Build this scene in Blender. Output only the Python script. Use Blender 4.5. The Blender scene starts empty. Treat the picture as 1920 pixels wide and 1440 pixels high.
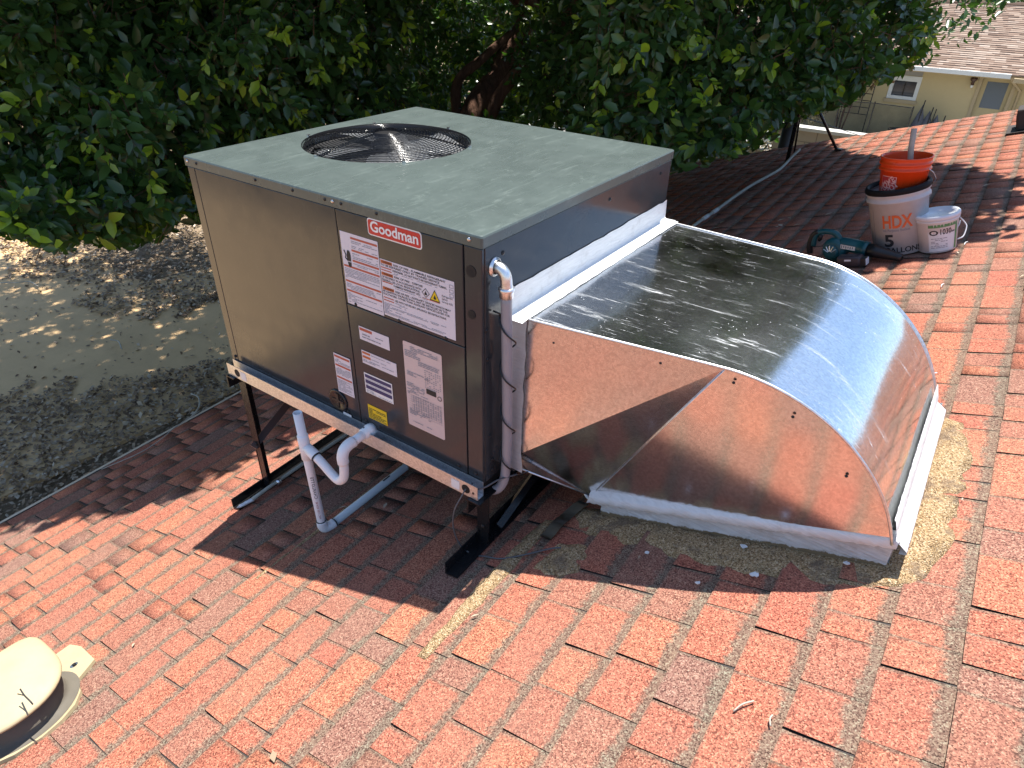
import bpy, bmesh, math, random
import numpy as np
from mathutils import Vector, Matrix

S = bpy.context.scene
COL = S.collection
random.seed(7)
rng = np.random.default_rng(11)
R = math.radians

# ------------------------------------------------------------------ camera, sky, sun, exposure
FPX = 1257.733
CAM = np.array([2.29620089, -1.29873806, 1.42143637])
RX, RY, RZ = 1.00482842, -0.0186122958, 0.61478083
ROT = np.array((Matrix.Rotation(RZ, 3, 'Z') @ Matrix.Rotation(RY, 3, 'Y') @ Matrix.Rotation(RX, 3, 'X')))
cam_d = bpy.data.cameras.new('camera')
cam = bpy.data.objects.new('camera', cam_d)
COL.objects.link(cam)
cam.matrix_world = Matrix.Translation(CAM) @ Matrix(ROT).to_4x4()
cam_d.sensor_width = 36
cam_d.lens = FPX / 1920 * 36
cam_d.clip_start = 0.05
cam_d.clip_end = 2000
S.camera = cam

SUN_D = Vector((0.058, -0.278, -1.0)).normalized()
world = bpy.data.worlds.new('World')
S.world = world
world.use_nodes = True
wn = world.node_tree
sky = wn.nodes.new('ShaderNodeTexSky')
sky.sky_type = 'NISHITA'
sky.sun_disc = False
sky.sun_elevation = math.asin(-SUN_D.z)
sky.sun_rotation = math.atan2(-SUN_D.x, -SUN_D.y)
sky.altitude = 300
sky.air_density = 1.0
sky.dust_density = 0.6
sky.ozone_density = 1.5
bg = wn.nodes['Background']
bg.inputs[1].default_value = 0.118
wn.links.new(sky.outputs[0], bg.inputs[0])

sun_d = bpy.data.lights.new('sun', 'SUN')
sun_d.energy = 5.0
sun_d.angle = R(0.55)
sun_d.color = (1.0, 0.955, 0.89)
sun = bpy.data.objects.new('sun', sun_d)
COL.objects.link(sun)
sun.rotation_euler = SUN_D.to_track_quat('-Z', 'Y').to_euler()
sun.location = (0, 3, 12)

S.view_settings.view_transform = 'Standard'
S.view_settings.look = 'None'
S.view_settings.gamma = 1
S.view_settings.exposure = 0.92
S.view_settings.use_curve_mapping = False
S.render.engine = 'CYCLES'
S.cycles.max_bounces = 6
S.cycles.diffuse_bounces = 2
S.cycles.glossy_bounces = 3
S.cycles.transparent_max_bounces = 6
S.cycles.sample_clamp_indirect = 6

# ------------------------------------------------------------------ geometry of the place
RS, RT, RZ0 = 0.32, 0.035, -0.70          # the roof plane z = RZ0 + RS x + RT y
def rz(x, y): return RZ0 + RS * x + RT * y
GZ = -3.6                                  # the yard
RN = Vector((-RS, -RT, 1)).normalized()    # roof normal
def ray(u, v): return ROT @ np.array([(u - 960) / FPX, -(v - 720) / FPX, -1.0])
def at(u, v, d): return CAM + ray(u, v) * d
def on_roof(u, v, up=0.0):
    d = ray(u, v); n = np.array([-RS, -RT, 1.0])
    k = (RZ0 + up - n @ CAM) / (n @ d)
    return Vector(CAM + k * d)
def on_y(u, v, y):
    d = ray(u, v); k = (y - CAM[1]) / d[1]
    return Vector(CAM + k * d)
def pix(P):
    c = (np.asarray(P, float) - CAM) @ ROT
    w = np.maximum(-c[..., 2], 1e-3)
    return np.stack([960 + FPX * c[..., 0] / w, 720 - FPX * c[..., 1] / w, -c[..., 2]], -1)

# ------------------------------------------------------------------ materials
class NT:
    def __init__(s, name):
        s.m = bpy.data.materials.new(name); s.m.use_nodes = True
        s.t = s.m.node_tree; s.t.nodes.clear()
        s.out = s.n('ShaderNodeOutputMaterial')
        s.b = s.n('ShaderNodeBsdfPrincipled')
        s.l(s.b.outputs[0], s.out.inputs[0])
    def n(s, ty, **kw):
        x = s.t.nodes.new(ty)
        for k, v in kw.items(): setattr(x, k, v)
        return x
    def l(s, a, b): s.t.links.new(a, b)
    def geo(s): return s.n('ShaderNodeNewGeometry').outputs['Position']
    def objc(s): return s.n('ShaderNodeTexCoord').outputs['Object']
    def uv(s): return s.n('ShaderNodeTexCoord').outputs['UV']
    def attr(s, name):
        return s.n('ShaderNodeAttribute', attribute_name=name)
    def noise(s, scale, detail=2, rough=.5, co=None, dist=0):
        x = s.n('ShaderNodeTexNoise'); x.inputs['Scale'].default_value = scale
        x.inputs['Detail'].default_value = detail; x.inputs['Roughness'].default_value = rough
        x.inputs['Distortion'].default_value = dist
        if co is not None: s.l(co, x.inputs['Vector'])
        return x.outputs['Fac']
    def vor(s, scale, co=None, feature='F1'):
        x = s.n('ShaderNodeTexVoronoi', feature=feature); x.inputs['Scale'].default_value = scale
        if co is not None: s.l(co, x.inputs['Vector'])
        return x
    def mapr(s, f, a, b, c=0.0, d=1.0, clamp=True):
        x = s.n('ShaderNodeMapRange', clamp=clamp)
        s.l(f, x.inputs[0])
        for i, v in zip((1, 2, 3, 4), (a, b, c, d)): x.inputs[i].default_value = v
        return x.outputs[0]
    def math(s, op, a, b=None):
        x = s.n('ShaderNodeMath', operation=op)
        for i, v in enumerate((a, b)):
            if v is None: continue
            if isinstance(v, (int, float)): x.inputs[i].default_value = v
            else: s.l(v, x.inputs[i])
        return x.outputs[0]
    def mix(s, f, a, b, bt='MIX'):
        x = s.n('ShaderNodeMix', data_type='RGBA', blend_type=bt)
        for i, v in ((0, f), (6, a), (7, b)):
            if isinstance(v, (int, float)): x.inputs[i].default_value = v
            elif isinstance(v, (tuple, list)): x.inputs[i].default_value = (*v[:3], 1)
            else: s.l(v, x.inputs[i])
        return x.outputs[2]
    def ramp(s, f, stops):
        x = s.n('ShaderNodeValToRGB')
        e = x.color_ramp.elements
        while len(e) < len(stops): e.new(.5)
        for el, (p, c) in zip(e, stops): el.position = p; el.color = (*c, 1)
        s.l(f, x.inputs[0]); return x.outputs[0]
    def scale(s, co, v):
        x = s.n('ShaderNodeMapping'); x.inputs['Scale'].default_value = v
        s.l(co, x.inputs[0]); return x.outputs[0]
    def bump(s, h, strength=.3, dist=.002, nrm=None):
        x = s.n('ShaderNodeBump'); x.inputs['Strength'].default_value = strength
        x.inputs['Distance'].default_value = dist
        s.l(h, x.inputs['Height'])
        if nrm is not None: s.l(nrm, x.inputs['Normal'])
        s.l(x.outputs[0], s.b.inputs['Normal']); return x.outputs[0]
    def set(s, col=None, rough=None, metal=None, spec=None):
        for key, v in (('Base Color', col), ('Roughness', rough), ('Metallic', metal), ('Specular IOR Level', spec)):
            if v is None: continue
            if isinstance(v, (int, float)): s.b.inputs[key].default_value = v
            elif isinstance(v, (tuple, list)): s.b.inputs[key].default_value = (*v, 1)
            else: s.l(v, s.b.inputs[key])
        return s.m

def simple(name, col, rough=.5, metal=0, var=.12, vs=30, bump=0, bs=200, spec=.5):
    k = NT(name); co = k.geo()
    a = tuple(c * (1 - var) for c in col); b = tuple(min(1, c * (1 + var)) for c in col)
    f = k.noise(vs, 4, .6, co)
    k.set(k.mix(f, a, b), k.mapr(k.noise(vs * 2.3, 3, .6, co), .3, .7, max(.02, rough - .07), min(1, rough + .09)), metal, spec)
    if bump: k.bump(k.noise(bs, 3, .6, co), bump, .002)
    return k.m

def shingle_mat():
    k = NT('shingle granules'); co = k.geo(); uv = k.n('ShaderNodeSeparateXYZ'); k.l(k.uv(), uv.inputs[0])
    U, V = uv.outputs[0], uv.outputs[1]       # V: 0 at the exposed butt edge, 1 where the next course begins; U: 0..1 over the width
    tint = k.attr('tint').outputs['Fac']
    base = k.ramp(tint, [(0.0, (.255, .132, .104)), (.16, (.31, .132, .094)), (.40, (.375, .124, .083)), (.7, (.398, .135, .086)), (.92, (.42, .150, .090)), (1, (.385, .114, .079))])
    e = [el for el in base.node.color_ramp.elements]
    # granules: cells of differing brightness
    gr = k.vor(330, co).outputs['Color']
    sep = k.n('ShaderNodeSeparateColor'); k.l(gr, sep.inputs[0])
    g1 = k.ramp(sep.outputs[0], [(0, (.24, .21, .21)), (.25, (.64, .60, .58)), (.55, (.96, .97, .95)), (.85, (1.20, 1.36, 1.26)), (1, (1.55, 2.1, 2.0))])
    col = k.mix(1.0, base, g1, 'MULTIPLY')
    # worn patches and grey weathering
    w = k.mapr(k.noise(2.3, 4, .6, co), .42, .72)
    col = k.mix(k.math('MULTIPLY', w, .30), col, (.27, .16, .115))
    st = k.mapr(k.noise(9, 4, .65, co), .55, .78)
    col = k.mix(k.math('MULTIPLY', st, .28), col, (.17, .10, .08))
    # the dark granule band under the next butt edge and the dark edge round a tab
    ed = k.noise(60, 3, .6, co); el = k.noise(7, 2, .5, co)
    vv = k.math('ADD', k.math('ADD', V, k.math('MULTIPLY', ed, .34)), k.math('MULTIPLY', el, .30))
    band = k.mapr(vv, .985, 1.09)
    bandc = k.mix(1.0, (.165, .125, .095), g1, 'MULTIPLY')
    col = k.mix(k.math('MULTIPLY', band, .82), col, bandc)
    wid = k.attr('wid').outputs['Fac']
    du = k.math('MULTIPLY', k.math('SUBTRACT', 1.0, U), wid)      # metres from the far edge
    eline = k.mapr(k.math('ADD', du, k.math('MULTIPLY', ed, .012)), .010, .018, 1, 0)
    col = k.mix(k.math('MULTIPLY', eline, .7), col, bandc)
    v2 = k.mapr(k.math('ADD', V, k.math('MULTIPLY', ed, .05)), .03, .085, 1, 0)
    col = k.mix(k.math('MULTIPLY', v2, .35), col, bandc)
    # tar and asphalt on the cut faces
    nz = k.n('ShaderNodeSeparateXYZ'); k.l(k.n('ShaderNodeNewGeometry').outputs['True Normal'], nz.inputs[0])
    side = k.mapr(nz.outputs[2], .3, .6, 1, 0)
    col = k.mix(side, col, (.02, .017, .015))
    h = k.math('ADD', k.vor(330, co).outputs['Distance'], k.math('MULTIPLY', k.noise(25, 3, .6, co), .6))
    k.bump(h, .55, .0016)
    return k.set(col, .92, 0, .25)

def galv_mat(name, streak=1.0, rough=.13, col=(.70, .72, .73), sheet=False):
    k = NT(name); co = k.geo()
    sp = k.vor(160, co).outputs['Color']; sep = k.n('ShaderNodeSeparateColor'); k.l(sp, sep.inputs[0])
    c = k.mix(sep.outputs[0], tuple(x * .86 for x in col), tuple(min(1, x * 1.1) for x in col))
    r0 = k.math('ADD', rough, k.math('MULTIPLY', sep.outputs[1], .05))
    if sheet:
        # white smears, scuffs and long scratches that run along the sheet
        a = k.noise(1, 5, .72, k.scale(co, (5, 34, 5)), .5)
        b = k.noise(1, 5, .7, k.scale(co, (9, 130, 9)), .3)
        m1 = k.mapr(k.noise(3.4, 3, .6, co), .42, .66)
        s1 = k.math('MULTIPLY', k.mapr(a, .57, .72), m1)
        s2 = k.math('MULTIPLY', k.mapr(b, .62, .74), k.mapr(k.noise(2.1, 2, .5, co), .40, .62))
        s3 = k.mapr(k.noise(26, 5, .75, co, 1.5), .66, .78)
        fl = k.mapr(k.vor(55, co).outputs['Distance'], .05, .09, 1, 0)
        fl = k.math('MULTIPLY', fl, k.mapr(k.noise(8, 2, .5, co), .56, .60))
        f = k.math('MAXIMUM', k.math('MAXIMUM', k.math('MULTIPLY', s1, .8), s2), k.math('MAXIMUM', k.math('MULTIPLY', s3, .6), fl))
        f = k.math('MULTIPLY', f, streak)
        dust = k.mapr(k.noise(1.7, 4, .65, co), .35, .75, .0, .07)
        f = k.math('MINIMUM', k.math('ADD', f, dust), 1.0)
        k.set(k.mix(f, c, (.83, .85, .86)), k.math('ADD', r0, k.math('MULTIPLY', f, .5)), k.mapr(f, 0, 1, 1, .15))
        k.bump(k.math('ADD', k.noise(2.6, 2, .5, co), k.math('MULTIPLY', k.noise(90, 2, .5, co), .006)), .07, .03)
    else:
        d = k.mapr(k.noise(6, 5, .65, co), .55, .85, 0, .16)
        k.set(k.mix(d, c, (.42, .41, .40)), r0, 1.0)
        k.bump(k.noise(2.4, 1, .4, co), .045, .03)
    return k.m

def paint_mat(name, col, rough=.22, dusty=0.0, dust=(.42, .47, .44)):
    k = NT(name); co = k.geo()
    a = tuple(c * .93 for c in col); b = tuple(c * 1.07 for c in col)
    c = k.mix(k.noise(5, 4, .6, co), a, b)
    r = k.mapr(k.noise(11, 4, .6, co), .3, .7, rough - .05, rough + .07)
    if dusty:
        n1 = k.mapr(k.noise(2.2, 6, .68, co, .4), .25, .8, .35, 1.0)
        n2 = k.mapr(k.noise(1, 6, .75, k.scale(co, (60, 7, 20)), .6), .54, .70)
        n3 = k.math('MULTIPLY', k.mapr(k.noise(30, 5, .75, co, 1.0), .58, .72), k.mapr(k.noise(4, 3, .6, co), .42, .62))
        f = k.math('MULTIPLY', n1, dusty)
        c = k.mix(f, c, dust)
        c = k.mix(k.math('MULTIPLY', k.math('MAXIMUM', k.math('MULTIPLY', n2, .35), k.math('MULTIPLY', n3, .55)), dusty), c, (.34, .40, .36))
        r = k.math('ADD', r, k.math('MULTIPLY', f, .35))
    k.set(c, r, 0.0, .5)
    k.bump(k.math('ADD', k.noise(1.8, 2, .5, co), k.math('MULTIPLY', k.noise(500, 2, .5, co), .002)), .06, .03)
    return k.m

def coat_mat(name, col=(.80, .81, .81), ragged=False):
    k = NT(name); co = k.geo()
    br = k.noise(1, 4, .6, k.scale(co, (14, 14, 140)), .8)
    c = k.mix(k.mapr(br, .35, .7), tuple(x * .86 for x in col), col)
    d = k.mapr(k.noise(14, 5, .7, co), .54, .76, 0, .6)
    c = k.mix(d, c, (.45, .44, .43))
    k.set(c, .55, 0, .4)
    k.bump(k.math('ADD', br, k.noise(45, 3, .6, co)), .55, .004)
    return k.m

def mastic_mat():
    k = NT('mastic with granules'); co = k.geo()
    gr = k.vor(300, co).outputs['Color']; sep = k.n('ShaderNodeSeparateColor'); k.l(gr, sep.inputs[0])
    c = k.ramp(sep.outputs[0], [(0, (.13, .080, .042)), (.3, (.37, .245, .125)), (.7, (.52, .355, .19)), (1, (.74, .58, .38))])
    p = k.mapr(k.noise(11, 4, .65, co), .54, .66)
    c = k.mix(k.math('MULTIPLY', p, .7), c, (.19, .14, .105))
    k.bump(k.math('ADD', k.noise(30, 5, .7, co), k.vor(300, co).outputs['Distance']), .9, .006)
    return k.set(c, .95, 0, .15)

def leaf_mat(name, young):
    k = NT(name); a = k.attr('rnd').outputs['Fac']
    if young:
        c = k.ramp(a, [(0, (.10, .19, .014)), (.5, (.15, .26, .02)), (1, (.21, .32, .03))])
    else:
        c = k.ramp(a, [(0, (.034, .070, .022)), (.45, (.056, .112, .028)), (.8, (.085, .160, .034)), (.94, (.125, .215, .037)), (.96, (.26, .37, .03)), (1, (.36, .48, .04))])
    k.set(c, .30, 0, .6)
    tr = k.n('ShaderNodeBsdfTranslucent'); k.l(k.mix(1, c, (1.6, 2.0, .7), 'MULTIPLY'), tr.inputs[0])
    mx = k.n('ShaderNodeMixShader'); mx.inputs[0].default_value = .28
    k.l(k.b.outputs[0], mx.inputs[1]); k.l(tr.outputs[0], mx.inputs[2]); k.l(mx.outputs[0], k.out.inputs[0])
    return k.m

def litter_mat():
    k = NT('dry fallen leaves'); a = k.attr('rnd').outputs['Fac']
    c = k.ramp(a, [(0, (.10, .06, .034)), (.3, (.21, .14, .085)), (.6, (.36, .265, .175)), (.85, (.50, .40, .29)), (1, (.62, .53, .42))])
    return k.set(c, .75, 0, .3)

def soil_mat():
    k = NT('soil'); co = k.geo()
    c = k.ramp(k.noise(1.2, 8, .7, co), [(.3, (.14, .095, .055)), (.55, (.21, .155, .095)), (.75, (.30, .235, .155))])
    k.bump(k.noise(18, 6, .7, co), .8, .03)
    return k.set(c, .95, 0, .2)

def concrete_mat(name, col):
    k = NT(name); co = k.geo()
    c = k.mix(k.mapr(k.noise(1.4, 7, .65, co), .3, .75), tuple(x * .8 for x in col), col)
    c = k.mix(k.mapr(k.noise(7, 5, .7, co), .56, .8, 0, .4), c, tuple(x * .55 for x in col))
    k.bump(k.noise(40, 5, .7, co), .3, .01)
    return k.set(c, .9, 0, .25)

def bark_mat():
    k = NT('bark'); co = k.geo()
    f = k.noise(1, 6, .7, k.scale(co, (9, 9, 2.2)), .8)
    k.bump(f, .9, .05)
    return k.set(k.ramp(f, [(.3, (.08, .044, .030)), (.55, (.18, .098, .065)), (.8, (.28, .165, .11))]), .9, 0, .2)

def tileroof_mat():
    k = NT('brown roof shingles'); a = k.attr('rnd').outputs['Fac']; co = k.geo()
    c = k.ramp(a, [(0, (.22, .15, .11)), (.4, (.34, .24, .18)), (.75, (.43, .33, .255)), (1, (.52, .42, .34))])
    c = k.mix(k.mapr(k.noise(9, 4, .6, co), .3, .7, 0, .35), c, (.30, .20, .15))
    return k.set(c, .93, 0, .2)

def glass_mat(name, col=(.03, .035, .045)):
    k = NT(name); k.set(k.mix(k.noise(3, 3, .5, k.geo()), col, tuple(c * 2.2 for c in col)), .06, 0, .8); return k.m

def mesh_mat():
    k = NT('black screen mesh')
    k.set((.012, .014, .013), .8)
    tp = k.n('ShaderNodeBsdfTransparent'); mx = k.n('ShaderNodeMixShader')
    f = k.mapr(k.noise(2.5, 3, .6, k.geo()), .3, .7, .30, .5)
    k.l(f, mx.inputs[0]); k.l(tp.outputs[0], mx.inputs[1]); k.l(k.b.outputs[0], mx.inputs[2]); k.l(mx.outputs[0], k.out.inputs[0])
    return k.m

M = {}
M['shingle'] = shingle_mat()
M['tar'] = simple('black underlayment', (.05, .042, .038), .9, var=.3, vs=60)
M['duct'] = galv_mat('galvanised duct sheet', 1.0, .09, (.80, .82, .83), sheet=True)
M['ductside'] = galv_mat('galvanised duct side', 1.0, .155, (.80, .79, .78))
M['rail'] = galv_mat('galvanised rail', 1, .42, (.78, .79, .80))
M['zinc'] = galv_mat('zinc fitting', 1, .34, (.88, .89, .90))
M['flash'] = simple('aged flashing', (.40, .40, .37), .5, .55, vs=18, var=.25)
M['paint'] = paint_mat('charcoal cabinet paint', (.030, .034, .038), .14, .07, (.12, .118, .115))
M['lid'] = paint_mat('dusty cabinet lid paint', (.068, .084, .079), .17, .55, (.118, .155, .142))
M['coat'] = coat_mat('white roof coating')
M['coatgrey'] = coat_mat('white roof coating, thin', (.62, .62, .61))
M['mastic'] = mastic_mat()
def rag_mat():
    k = NT('ragged white coating'); co = k.geo(); h = k.attr('hgt').outputs['Fac']
    br = k.noise(1, 4, .6, k.scale(co, (14, 14, 140)), .8)
    c = k.mix(k.mapr(br, .35, .7), (.50, .48, .47), (.68, .67, .66))
    c = k.mix(k.mapr(k.noise(13, 5, .7, co), .50, .72, 0, .65), c, (.40, .34, .30))
    f = k.mapr(k.math('ADD', h, k.math('MULTIPLY', k.noise(55, 4, .7, co), .034)), .036, .040)
    c = k.mix(f, (.20, .145, .085), c)
    k.bump(k.math('ADD', br, k.noise(45, 3, .6, co)), .8, .005)
    return k.set(c, .7, 0, .3)
M['coatrag'] = rag_mat()
M['blk'] = simple('black enamel', (.012, .012, .013), .22, var=.3, vs=14)
M['brown'] = simple('brown primer steel', (.075, .036, .022), .4, var=.25, vs=10)
M['wire'] = simple('black coated wire', (.01, .01, .012), .16, var=.1)
M['dark'] = simple('dark cavity', (.008, .008, .009), .7)
M['tarblk'] = simple('matt black plate', (.008, .008, .009), .6, spec=.2)
M['shroud'] = simple('black plastic shroud', (.014, .014, .016), .25)
M['alu'] = simple('bare aluminium blade', (.62, .64, .66), .32, .6, var=.12)
M['screw'] = simple('dark screw', (.04, .04, .042), .35, .7)
M['steelscrew'] = simple('bright screw', (.6, .6, .6), .25, 1)
M['pvc'] = simple('white pvc', (.86, .86, .87), .32, var=.04, vs=18)
M['pvcgrey'] = simple('weathered pvc', (.56, .60, .62), .45, var=.12, vs=18)
M['pvcold'] = simple('old cream pipe', (.50, .47, .38), .6, var=.2, vs=20)
M['hose'] = simple('grey liquid tight conduit', (.33, .32, .34), .45, var=.1, vs=20)
M['label'] = simple('label paper', (.72, .68, .74), .45, var=.03)
M['labelpink'] = simple('rating plate paper', (.66, .53, .51), .4, var=.03)
M['yellow'] = simple('yellow label', (.80, .56, .01), .4, var=.04)
M['red'] = simple('red badge', (.56, .015, .022), .3, var=.06)
M['orange'] = simple('orange print', (.52, .125, .03), .5, var=.15)
M['redprint'] = simple('red print', (.47, .10, .06), .5, var=.1)
M['navy'] = simple('navy print', (.035, .033, .13), .5, var=.1)
M['ink'] = simple('black ink', (.02, .02, .022), .6, var=.1)
M['greyink'] = simple('grey ink', (.30, .28, .31), .6, var=.1)
M['white'] = simple('white print', (.82, .82, .82), .35, var=.03)
M['green'] = simple('green print', (.10, .27, .10), .5, var=.1)
M['bucket'] = simple('dirty white bucket plastic', (.55, .53, .52), .42, var=.18, vs=16, bump=.1, bs=60)
M['pail'] = simple('clean white pail plastic', (.76, .77, .80), .33, var=.04)
M['bucketorange'] = simple('orange bucket plastic', (.80, .065, .008), .33, var=.10, vs=14)
M['pinkprint'] = simple('pale print on orange', (.78, .42, .38), .5, var=.1)
M['redlogo'] = simple('red print on orange', (.50, .025, .03), .5, var=.1)
M['hdx'] = simple('orange lettering', (.74, .13, .03), .5, var=.12)
M['wood'] = simple('wooden stick', (.50, .38, .30), .7, var=.15, vs=40)
M['teal'] = simple('teal tool plastic', (.010, .085, .098), .35, var=.1)
M['toolblk'] = simple('black tool plastic', (.015, .016, .017), .38, var=.2)
M['packpurple'] = simple('dark battery plastic', (.05, .038, .043), .4, var=.3)
M['cream'] = simple('cream painted vent', (.44, .365, .22), .6, var=.22, vs=9, bump=.12, bs=30)
M['ventshade'] = simple('shade-toned vent collar', (.13, .115, .09), .7, var=.2, vs=12)  # collar colour darkened to paint in the shade under the hood
M['leaf'] = leaf_mat('ficus leaf', False)
M['bark'] = bark_mat()
M['litter'] = litter_mat()
M['twig'] = simple('dry twig', (.42, .38, .31), .8, var=.25)
M['soil'] = soil_mat()
M['path'] = concrete_mat('walk concrete', (.74, .50, .26))
M['patio'] = concrete_mat('patio concrete', (.36, .34, .30))
M['pale'] = concrete_mat('pale concrete', (.62, .60, .53))
M['block'] = concrete_mat('tan block', (.40, .33, .245))
M['mortar'] = concrete_mat('mortar joint', (.22, .185, .145))
M['stucco'] = simple('yellow stucco', (.56, .44, .235), .9, var=.05, vs=6, bump=.3, bs=160)
M['trim'] = simple('tan trim', (.45, .345, .20), .7, var=.06)
M['whitetrim'] = simple('white trim', (.72, .71, .66), .5, var=.05)
M['brownroof'] = tileroof_mat()
M['glass'] = glass_mat('window glass')
M['doorglass'] = simple('door blind behind glass', (.12, .145, .17), .25, var=.05)
M['mesh'] = mesh_mat()
M['tarp'] = simple('grey cover', (.10, .10, .115), .6, var=.3, vs=8)
M['pink'] = simple('magenta cloth', (.40, .07, .16), .7)
M['polegrey'] = simple('dark grey pole', (.022, .022, .024), .5)
M['drybush'] = litter_mat(); M['drybush'].name = 'olive shrub leaf'
rmp = [n for n in M['drybush'].node_tree.nodes if n.type == 'VALTORGB'][0]
for el, c in zip(rmp.color_ramp.elements, ((.07, .06, .03), (.11, .095, .045), (.15, .13, .06), (.20, .16, .08), (.24, .11, .06))): el.color = (*c, 1)

# ------------------------------------------------------------------ object helpers
def origin(p):
    v = Vector((0, 0, 0))
    while p is not None: v += p.location; p = p.parent
    return v

def obj(name, me, mat, parent=None, smooth=False):
    if isinstance(me, bmesh.types.BMesh):
        b = me; me = bpy.data.meshes.new(name); b.to_mesh(me); b.free()
    if mat is not None: me.materials.append(M[mat] if isinstance(mat, str) else mat)
    if smooth:
        me.polygons.foreach_set('use_smooth', [True] * len(me.polygons))
    o = bpy.data.objects.new(name, me); COL.objects.link(o)
    if parent is not None:
        o.parent = parent
        me.transform(Matrix.Translation(-origin(parent)))
    return o

def thing(name, label, cat, loc, group=None):
    o = bpy.data.objects.new(name, None); COL.objects.link(o)
    o.location = loc; o.empty_display_size = .1
    o['label'] = label; o['category'] = cat
    if group: o['group'] = group
    return o

def tag(o, label, cat, group=None):
    o['label'] = label; o['category'] = cat
    if group: o['group'] = group
    return o

def rebase(o):
    """put a one-mesh thing's origin at the bottom of its mesh"""
    me = o.data
    n = len(me.vertices); co = np.empty(n * 3); me.vertices.foreach_get('co', co); co = co.reshape(-1, 3)
    c = Vector(((co[:, 0].min() + co[:, 0].max()) / 2, (co[:, 1].min() + co[:, 1].max()) / 2, co[:, 2].min()))
    me.transform(Matrix.Translation(-c)); o.location = c
    return o

def add_box(b, x0, x1, y0, y1, z0, z1, bev=0, mtx=None):
    vs = [b.verts.new((x, y, z)) for x in (x0, x1) for y in (y0, y1) for z in (z0, z1)]
    fs = [b.faces.new([vs[i] for i in q]) for q in ((0, 1, 3, 2), (4, 6, 7, 5), (0, 4, 5, 1), (2, 3, 7, 6), (0, 2, 6, 4), (1, 5, 7, 3))]
    if bev:
        es = list({e for f in fs for e in f.edges})
        r = bmesh.ops.bevel(b, geom=es, offset=bev, segments=2, affect='EDGES', profile=.5)
        vs = list({v for f in r['faces'] for v in f.verts} | {v for v in vs if v.is_valid})
    if mtx is not None:
        bmesh.ops.transform(b, matrix=mtx, verts=[v for v in vs if v.is_valid])
    return b

def box(x0, x1, y0, y1, z0, z1, bev=0, mtx=None):
    return add_box(bmesh.new(), x0, x1, y0, y1, z0, z1, bev, mtx)

def frame_of(d, hint=Vector((0, 0, 1))):
    d = d.normalized()
    if abs(d.dot(hint)) > .95: hint = Vector((1, 0, 0))
    a = d.cross(hint).normalized(); return a, d.cross(a).normalized()

def add_tube(b, pts, r, n=10, cap=True, hollow=0):
    pts = [Vector(p) for p in pts]
    rs = r if isinstance(r, (list, tuple)) else [r] * len(pts)
    rings = []; a = None
    for i, p in enumerate(pts):
        d = (pts[min(i + 1, len(pts) - 1)] - pts[max(i - 1, 0)]).normalized()
        if a is None: a, c = frame_of(d)
        else:
            a = (a - d * a.dot(d)).normalized(); c = d.cross(a).normalized()
        rings.append([b.verts.new(p + (a * math.cos(t) + c * math.sin(t)) * rs[i]) for t in [2 * math.pi * j / n for j in range(n)]])
    for q, w in zip(rings, rings[1:]):
        for j in range(n): b.faces.new((q[j], q[(j + 1) % n], w[(j + 1) % n], w[j]))
    if cap:
        b.faces.new(rings[0]); b.faces.new(rings[-1])
    bmesh.ops.recalc_face_normals(b, faces=b.faces[:])
    return b

def tube(pts, r, n=10, cap=True): return add_tube(bmesh.new(), pts, r, n, cap)

def smooth_path(pts, per=6):
    P = [Vector(p) for p in pts]; P = [P[0] * 2 - P[1]] + P + [P[-1] * 2 - P[-2]]
    out = []
    for i in range(1, len(P) - 2):
        for j in range(per):
            t = j / per; a, b2, c, d = P[i - 1], P[i], P[i + 1], P[i + 2]
            out.append(.5 * ((2 * b2) + (c - a) * t + (2 * a - 5 * b2 + 4 * c - d) * t * t + (3 * b2 - a - 3 * c + d) * t ** 3))
    out.append(P[-2]); return out

def lathe(prof, n=32, mtx=Matrix(), cap0=True, cap1=False):
    b = bmesh.new(); rings = []
    for r, z in prof:
        rings.append([b.verts.new(mtx @ Vector((r * math.cos(2 * math.pi * j / n), r * math.sin(2 * math.pi * j / n), z))) for j in range(n)])
    for q, w in zip(rings, rings[1:]):
        for j in range(n): b.faces.new((q[j], q[(j + 1) % n], w[(j + 1) % n], w[j]))
    if cap0: b.faces.new(rings[0])
    if cap1: b.faces.new(rings[-1])
    bmesh.ops.recalc_face_normals(b, faces=b.faces[:])
    return b

def disc(c, nrm, r, n=20, h=.0015):
    c = Vector(c); nrm = Vector(nrm).normalized()
    return tube([c, c + nrm * h], r, n)

def poly_slab(pts, up, th):
    """a closed flat piece: the outline pts at their own heights, th thick downwards along up"""
    b = bmesh.new(); up = Vector(up)
    a = [b.verts.new(Vector(p)) for p in pts]; c = [b.verts.new(Vector(p) - up * th) for p in pts]
    b.faces.new(a); b.faces.new(c[::-1])
    n = len(pts)
    for i in range(n): b.faces.new((a[i], c[i], c[(i + 1) % n], a[(i + 1) % n]))
    bmesh.ops.recalc_face_normals(b, faces=b.faces[:])
    return b

FONT = {}
def text_mesh(body, size, bold=0.0, spacing=1.0, width=None, align='LEFT'):
    cu = bpy.data.curves.new('txt', 'FONT'); cu.body = body; cu.size = size; cu.offset = bold * size
    cu.space_character = spacing; cu.resolution_u = 3; cu.fill_mode = 'FRONT'; cu.align_x = align
    o = bpy.data.objects.new('txt', cu); COL.objects.link(o)
    dg = bpy.context.evaluated_depsgraph_get()
    me = bpy.data.meshes.new_from_object(o.evaluated_get(dg))
    bpy.data.objects.remove(o); bpy.data.curves.remove(cu)
    if len(me.vertices) and width:
        xs = [v.co.x for v in me.vertices]; w = max(xs) - min(xs)
        if w > 0: me.transform(Matrix.Diagonal((width / w, 1, 1, 1)))
    me.materials.clear()
    return me

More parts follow.
